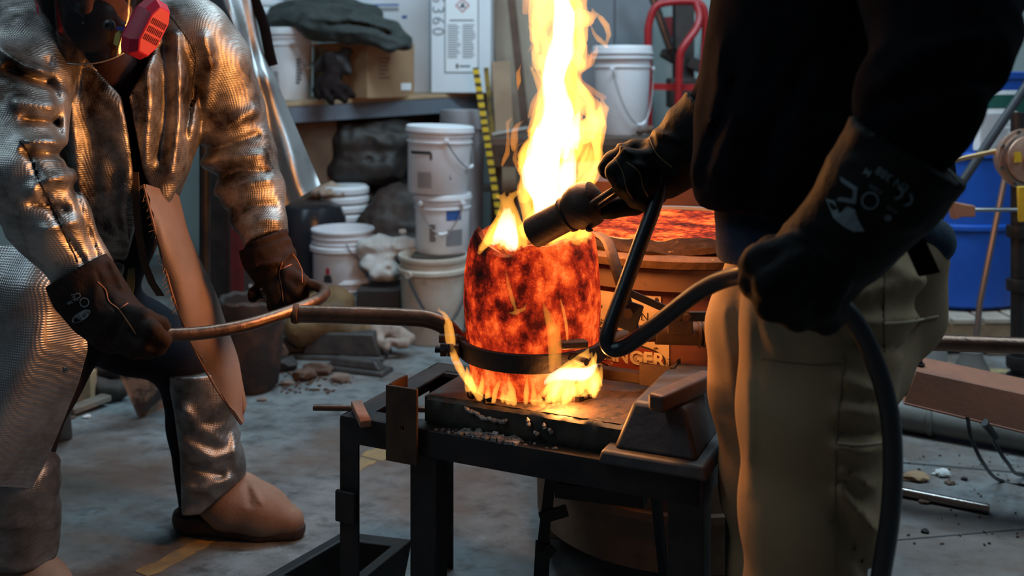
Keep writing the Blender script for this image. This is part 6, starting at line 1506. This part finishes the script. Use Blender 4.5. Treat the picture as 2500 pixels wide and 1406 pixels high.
for q in (q0, q1):
    MB().tube([(q[0], q[1], q[2]+.01), (q[0], q[1], .14)], r_, 12).build('rail', REDPAINT, htr)
    MB().lathe([(.04, -.03), (.10, -.03), (.125, -.015), (.125, .015), (.10, .03), (.04, .03)], (q[0]+(.07 if q is q1 else -.07), q[1]+.10, .127), 24, (1, 0, 0)).build('wheel', RUBBER, htr)
MB().box(((q0[0]+q1[0])/2, q0[1]-.055, .012), (.36, .14, .012)).build('toe_plate', REDPAINT, htr)
MB().tube([(q0[0]-.07, q0[1]+.10, .127), (q1[0]+.07, q1[1]+.10, .127)], .012, 10).build('axle', WIRE, htr)
MB().bar((q0[0], q0[1], .15), (q1[0], q1[1], .15), .03, .03).build('cross_bar', REDPAINT, htr)
# dark machine column, arm and wall bits
mach = thing('drill_press', 'dark machine column with a bright angled strut behind the red hand truck', 'machine', tuple(P(1665, 300, 5.75)*np.array((1, 1, 0))))
DK = M('dark_machine', (.03, .024, .024), .6, .3, ((.06, .045, .04), 7), (30, .4))
q = P(1668, 60, 5.75)
MB().box((q[0], q[1], .90), (.11, .12, 1.796)).build('column', DK, mach, bevel=.008)
MB().box((q[0]-.01, q[1]-.04, 1.04), (.17, .16, .17)).build('clamp_block', DK, mach, bevel=.01); MB().box((q[0], q[1], .02), (.22, .26, .036)).build('base', DK, mach, bevel=.006)
MB().tube([P(1582, -40, 5.62), P(1636, 118, 5.66)], .024, 12).build('strut', CHROME, mach); MB().tube([P(1636, 118, 5.66), P(1652, 150, 5.68)], .03, 10).build('strut_end', DK, mach)
MB().bar(P(1618, 128, 5.66), P(1652, 148, 5.7), .05, .05).build('knuckle', DK, mach, bevel=.005); MB().bar(P(1680, 150, 5.68), P(1745, 178, 5.66), .07, .07).build('arm', DK, mach, bevel=.008)
MB().bar(P(1730, 110, 5.7), P(1742, 165, 5.7), .05, .05).build('arm_end', DK, mach, bevel=.008)
tag(MB().prism(PL([(1617, 42), (1643, 40), (1643, 92), (1619, 92)], 6.29), (0, .008, 0)).build('wall_sign', M('red_sign', (.30, .012, .015), .6, 0, ((.22, .01, .012), 20))), 'small red sign on the back wall behind the machine column', 'sign')
gx = P(1746, 95, 6.2)
tag(MB().lathe([(.001, -.06), (.04, -.058), (.045, -.04), (.045, .03), (.02, .05), (.015, .07), (.001, .072)], gx, 20).build('green_bottle', M('green_plastic', (.01, .26, .10), .45)), 'green bottle on the wall bracket beside the hoodie edge', 'bottle')
tag(MB().box(gx+(0, .05, -.068), (.14, .17, .012)).build('wall_bracket', DK), 'small dark wall bracket under the green bottle', 'bracket')
tag(MB().box(P(1752, 10, 6.27), (.018, .03, .11)).build('red_mallet', REDPAINT, bevel=.004), 'red mallet grip hanging on the back wall near the hoodie edge', 'mallet')

# ---- right-hand side
dq = P(2310, 745, 4.5)
drum = thing('blue_drum', 'blue plastic drum standing on the wooden pallet at the right', 'drum', (dq[0], dq[1], .152))
Rr = .325
MB().lathe([(.001, .152), (.30, .152), (Rr, .17), (Rr, .485), (Rr+.012, .492), (Rr+.012, .508), (Rr, .515), (Rr, .79), (Rr+.012, .797), (Rr+.012, .813), (Rr, .82), (Rr, 1.12), (Rr+.01, 1.13), (Rr+.01, 1.155), (Rr-.02, 1.16), (.001, 1.15)], (dq[0], dq[1], 0), 64).build('body', BLUEPL, drum)
def dpatch(a0, a1, z0, z1, m, name, r=Rr+.0015):
    rows = [[(dq[0]+r*math.sin(a), dq[1]-r*math.cos(a), z) for a in np.linspace(math.radians(a0), math.radians(a1), 12)] for z in np.linspace(z0, z1, 2)]
    return MB().grid(rows, .0006).build(name, m, drum)
dpatch(-5, 62, .83, 1.08, PAPER, 'drum_label')
GRN = M('dark_green_print', (.01, .085, .065), .6)
dpatch(-5, 62, 1.005, 1.062, GRN, 'green_band', Rr+.003)
mb = MB(); r2 = Rr+.0042
def dpt(a, z): return (dq[0]+r2*math.sin(math.radians(a)), dq[1]-r2*math.cos(math.radians(a)), z)
mb.add([dpt(28, 1.005), dpt(40, 1.005), dpt(52, 1.005), dpt(62, 1.005), dpt(62, .88), dpt(52, .93), dpt(40, .975)], [(0, 1, 6), (1, 2, 5, 6), (2, 3, 4, 5)]); mb.build('green_corner', GRN, drum, smooth=0)
mb = MB()
for k in range(14):
    z = .84+k*.0105
    mb.grid([[(dq[0]+r2*math.sin(a), dq[1]-r2*math.cos(a), zz) for a in np.linspace(0, math.radians(18+12*rg.random()), 6)] for zz in (z, z+.004)])
mb.build('print', INKGREY, drum, smooth=0)
pal = thing('wooden_pallet', 'weathered wooden pallet under the blue drum', 'pallet', (dq[0]+.05, dq[1]+.0, 0))
x0p, x1p, y0p, y1p = dq[0]-.55, dq[0]+.60, 4.06, 5.1
PW = M('pallet_wood', (.42, .34, .27), .85, 0, ((.30, .24, .19), 9), (60, .4)); PW2 = M('pallet_side_wood', (.30, .19, .11), .85, 0, ((.2, .12, .07), 9), (60, .4))
npl = 9
for k in range(npl):
    x = x0p+(k+.5)*(x1p-x0p)/npl
    MB().box((x, (y0p+y1p)/2, .14+.002*((k*7) % 3-1)), ((x1p-x0p)/npl-.014, y1p-y0p, .018)).build('plank', PW, pal, bevel=.002)
for y in (y0p+.03, (y0p+y1p)/2, y1p-.03):
    MB().box(((x0p+x1p)/2, y, .088), (x1p-x0p, .05, .082)).build('stringer', PW2, pal, bevel=.002)
for k in range(3):
    MB().box((x0p+.12+k*(x1p-x0p-.24)/2, (y0p+y1p)/2, .024), (.10, y1p-y0p, .040)).build('bottom_board', PW2, pal, bevel=.002)
# gas regulator standpipe
rq = P(2503, 388, 3.3)
reg = thing('gas_regulator', 'round gas regulator with painted-in flame tint on a black standpipe at the right edge', 'regulator', (rq[0], rq[1], 0))
MB().lathe([(.03, .06), (.082, .05), (.098, .012), (.100, .006), (.100, -.006), (.090, -.008), (.080, -.010), (.076, -.022), (.05, -.030), (.028, -.032), (.026, -.045), (.001, -.046)][::-1], rq, 44, (-.12, 1, 0)).build('housing', FLAMELIT_DISC, reg)
MB().lathe([(.083, -.0105), (.088, -.016), (.083, -.0175), (.078, -.014)], rq, 40, (-.12, 1, 0)).build('seal_ring', M('steel_ring', (.30, .28, .27), .35, .9), reg)
for k in range(8):
    a = k*math.pi/4+.3
    MB().lathe([(.006, 0), (.006, -.006), (.001, -.007)], rq+(math.cos(a)*.094, -.006+.012*math.cos(a), math.sin(a)*.094), 6, (-.12, 1, 0)).build('flange_bolt', CHROME, reg)
MB().prism([rq+(x, -.035+.12*x, z) for x, z in ((-.058, -.008), (-.032, -.006), (-.034, .026), (-.056, .027))], (.0, -.002, 0)).build('yellow_tag', YELLOW, reg)
MB().box(P(2496, 498, 3.22), (.030, .012, .115), (1, 0, .04)).build('yellow_handle', YELLOW, reg, bevel=.003)
MB().tube([(rq[0]+.0, rq[1]+.05, .001), (rq[0], rq[1]+.05, 1.02)], .022, 14).build('standpipe', BLACKSTEEL, reg)
for z in (.10, .16, .42, .60): MB().lathe([(.034, 0), (.036, .01), (.036, .03), (.034, .04)], (rq[0], rq[1]+.05, z), 14).build('pipe_coupling', BLACKSTEEL, reg)
MB().tube([P(2325, 392, 3.35), P(2445, 366, 3.32)], .0085, 12).build('brass_tube', M('brass', (.55, .36, .18), .35, .9), reg)
MB().tube([P(2375, 512, 3.33), P(2500, 512, 3.33)], .0075, 12).build('steel_tube', WIRE, reg)
NZ = M('tan_nozzle', (.34, .16, .09), .6, .2)
MB().prism([P(x, y, 3.3) for x, y in ((2322, 490), (2352, 498), (2382, 503), (2382, 530), (2350, 530), (2332, 537))], (0, .04, 0)).build('nozzle', NZ, reg, bevel=.003)
# black pole leaning across the drum
pA, pB = P(2352, 440, 3.62), P(2520, 188, 3.62); d_ = pA-pB; pF = pB+d_*(pB[2]-.004)/(pB[2]-pA[2])
tag(MB().tube([pB+(pB-pA)*.6, pF], .016, 14).build('black_pole', M('black_pole_paint', (.035, .04, .048), .45)), 'black pole leaning diagonally in front of the blue drum', 'pole')
# tool on a conical foot
fq = G(2372, 920)
fq[1] += .0
st = thing('stand_rod', 'thin steel rod rising from a conical metal foot behind the pink channel', 'stand', tuple(fq))
MB().lathe([(.075, .0015), (.070, .02), (.042, .075), (.040, .10), (.001, .10)], fq, 24).build('conical_foot', PVC, st)
MB().tube([fq+(0.012, 0, .09), P(2392, 740, fq[1]), P(2452, 440, fq[1]+.05), P(2474, 330, fq[1]+.07)], .0115, 10).build('rod', M('brown_steel_rod', (.28, .21, .18), .4, .8), st)
# pink-brown channel with cables
c1, c2 = P(2236, 905, 2.62), P(2700, 1005, 2.50); c3, c4 = P(2206, 988, 2.60), P(2700, 1108, 2.48)
ch = thing('steel_channel', 'pink-brown painted steel channel beam above the grey pipe at the right', 'beam', tuple((c1+c2)/2*np.array((1, 1, 0))))
dp = np.array((.03, .11, .012))
MB().prism([c3, c4, c2, c1], dp*.05).build('web', SALMON, ch, bevel=.002)
MB().prism([c1, c2, c2+dp, c1+dp], (0, 0, -.006)).build('top_flange', SALMON, ch, bevel=.002)
MB().prism([c3, c4, c4+dp, c3+dp], (0, 0, .006)).build('bottom_flange', SALMON, ch, bevel=.002)
mb = MB(); bq = c1+(c2-c1)*.03+dp*.4; mb.lathe([(.016, 0), (.016, .004), (.010, .004), (.010, .012), (.005, .012), (.005, .028)], bq+(0, 0, .001), 8); mb.build('bolt', BLACKSTEEL, ch, smooth=20)
MB().box(P(2650, 1200, 2.56), (.06, .06, .36)).build('support', SALMON, ch) if False else None
sx = P(2600, 0, 2.56); MB().box((sx[0], sx[1]+.03, .125), (.06, .06, .248)).build('support_leg', SALMON, ch, bevel=.003)
sx = P(2165, 0, 2.66); MB().box((sx[0], sx[1]+.04, .165), (.05, .05, .328)).build('support_leg', FURN, ch, bevel=.003); MB().bar((sx[0], sx[1]+.04, .31), (c1+c3)/2+dp*.5+(.02, 0, 0), .05, .05).build('support_arm', FURN, ch)
CAB = M('black_cable', (.012, .012, .013), .4)
e1 = [P(2362, 1018, 2.56), P(2372, 1070, 2.55), P(2400, 1130, 2.62)]; e1 += [G(2440, 1172, .008), G(2520, 1182, .008), G(2640, 1170, .008)]
tag(MB().tube(curve_pts(e1, 6), .0052, 8).build('power_cable', CAB), 'thin black cable curving from the channel to the floor, nearer one', 'cable')
e2 = [P(2405, 1034, 2.55), P(2425, 1075, 2.60), P(2460, 1130, 2.66), G(2500, 1160, .008), G(2640, 1140, .008)]
cb = MB().tube(curve_pts(e2, 6), .0052, 8).build('power_cable', CAB); tag(cb, 'black cable with a thick connector hanging from the pink channel', 'cable')
MB().tube([P(2402, 1030, 2.55), P(2428, 1066, 2.585)], .011, 10).build('connector', CAB, cb)
# grey pipe on the floor
g0, g1_ = G(2205, 1050, 0), G(2640, 1130, 0)
pv0, pv1 = g0+(0, 0, .052), g1_+(0, 0, .052); dd = (pv1-pv0)/np.linalg.norm(pv1-pv0)
pp = thing('grey_pipe', 'grey plastic drain pipe lying on the floor under the pink channel', 'pipe', tuple(g0))
MB().tube([pv0, pv1], .047, 24).build('pipe', PVC, pp)
MB().tube([pv0-dd*.02, pv0+dd*.09, pv0+dd*.095], [.051, .051, .049], 24).build('coupling', PVC, pp); MB().lathe([(.050, -.008), (.0545, -.006), (.0545, .006), (.050, .008)], pv0+dd*.085, 24, dd).build('collar', PVC, pp)
MB().tube(curve_pts([pv0+dd*.01, pv0-dd*.05, pv0-dd*.09+(-.01, .03, .0), pv0-dd*.10+(-.01, .10, 0)], 6), .0505, 20).build('elbow', PVC, pp)
tag(MB().lathe([(.05, .0015), (.06, .01), (.06, .10), (.045, .12), (.001, .125)], G(2272, 900), 24).build('grey_pot', M('grey_pot', (.33, .32, .31), .5)), 'small grey pot on the floor behind the khaki knee', 'pot')
# polished rod on the floor, valve wheel
tag(MB().tube([G(2060, 1172, .0125)+(0, 0, 0), G(2416, 1243, .0125)], .0125, 18).build('polished_rod', CHROME, bevel=.0015), 'polished steel rod lying on the floor at the lower right', 'rod')
vq = G(2428, 945, .05)
vw = thing('valve', 'small red valve wheel on the floor behind the pink channel', 'valve', (vq[0], vq[1], 0))
mb = MB(); pts = [vq+np.array((.055*math.cos(a), .055*math.sin(a), .0)) for a in np.linspace(0, 2*math.pi, 25)]; mb.tube(pts, .009, 8); mb.build('wheel', M('red_white_wheel', (.30, .03, .04), .6, 0, ((.60, .55, .55), 40)), vw)
for k in range(4): MB().tube([vq, vq+np.array((.055*math.cos(k*1.571), .055*math.sin(k*1.571), 0))], .005, 6).build('spoke', REDPAINT, vw)
MB().lathe([(.03, .0015), (.03, .02), (.012, .03), (.012, .055)], (vq[0], vq[1], 0), 14).build('valve_body', PVC, vw)
a, b = G(2180, 1128), G(2620, 1165)
struct(MB().bar(a+(0, 0, .0006), b+(0, 0, .0006), .012, .001).build('trim_2', FLOORLINE, smooth=0))  # thin dark line along the floor below the channel
for o in list(scn.objects):
    if '_g' in o: del o['_g']
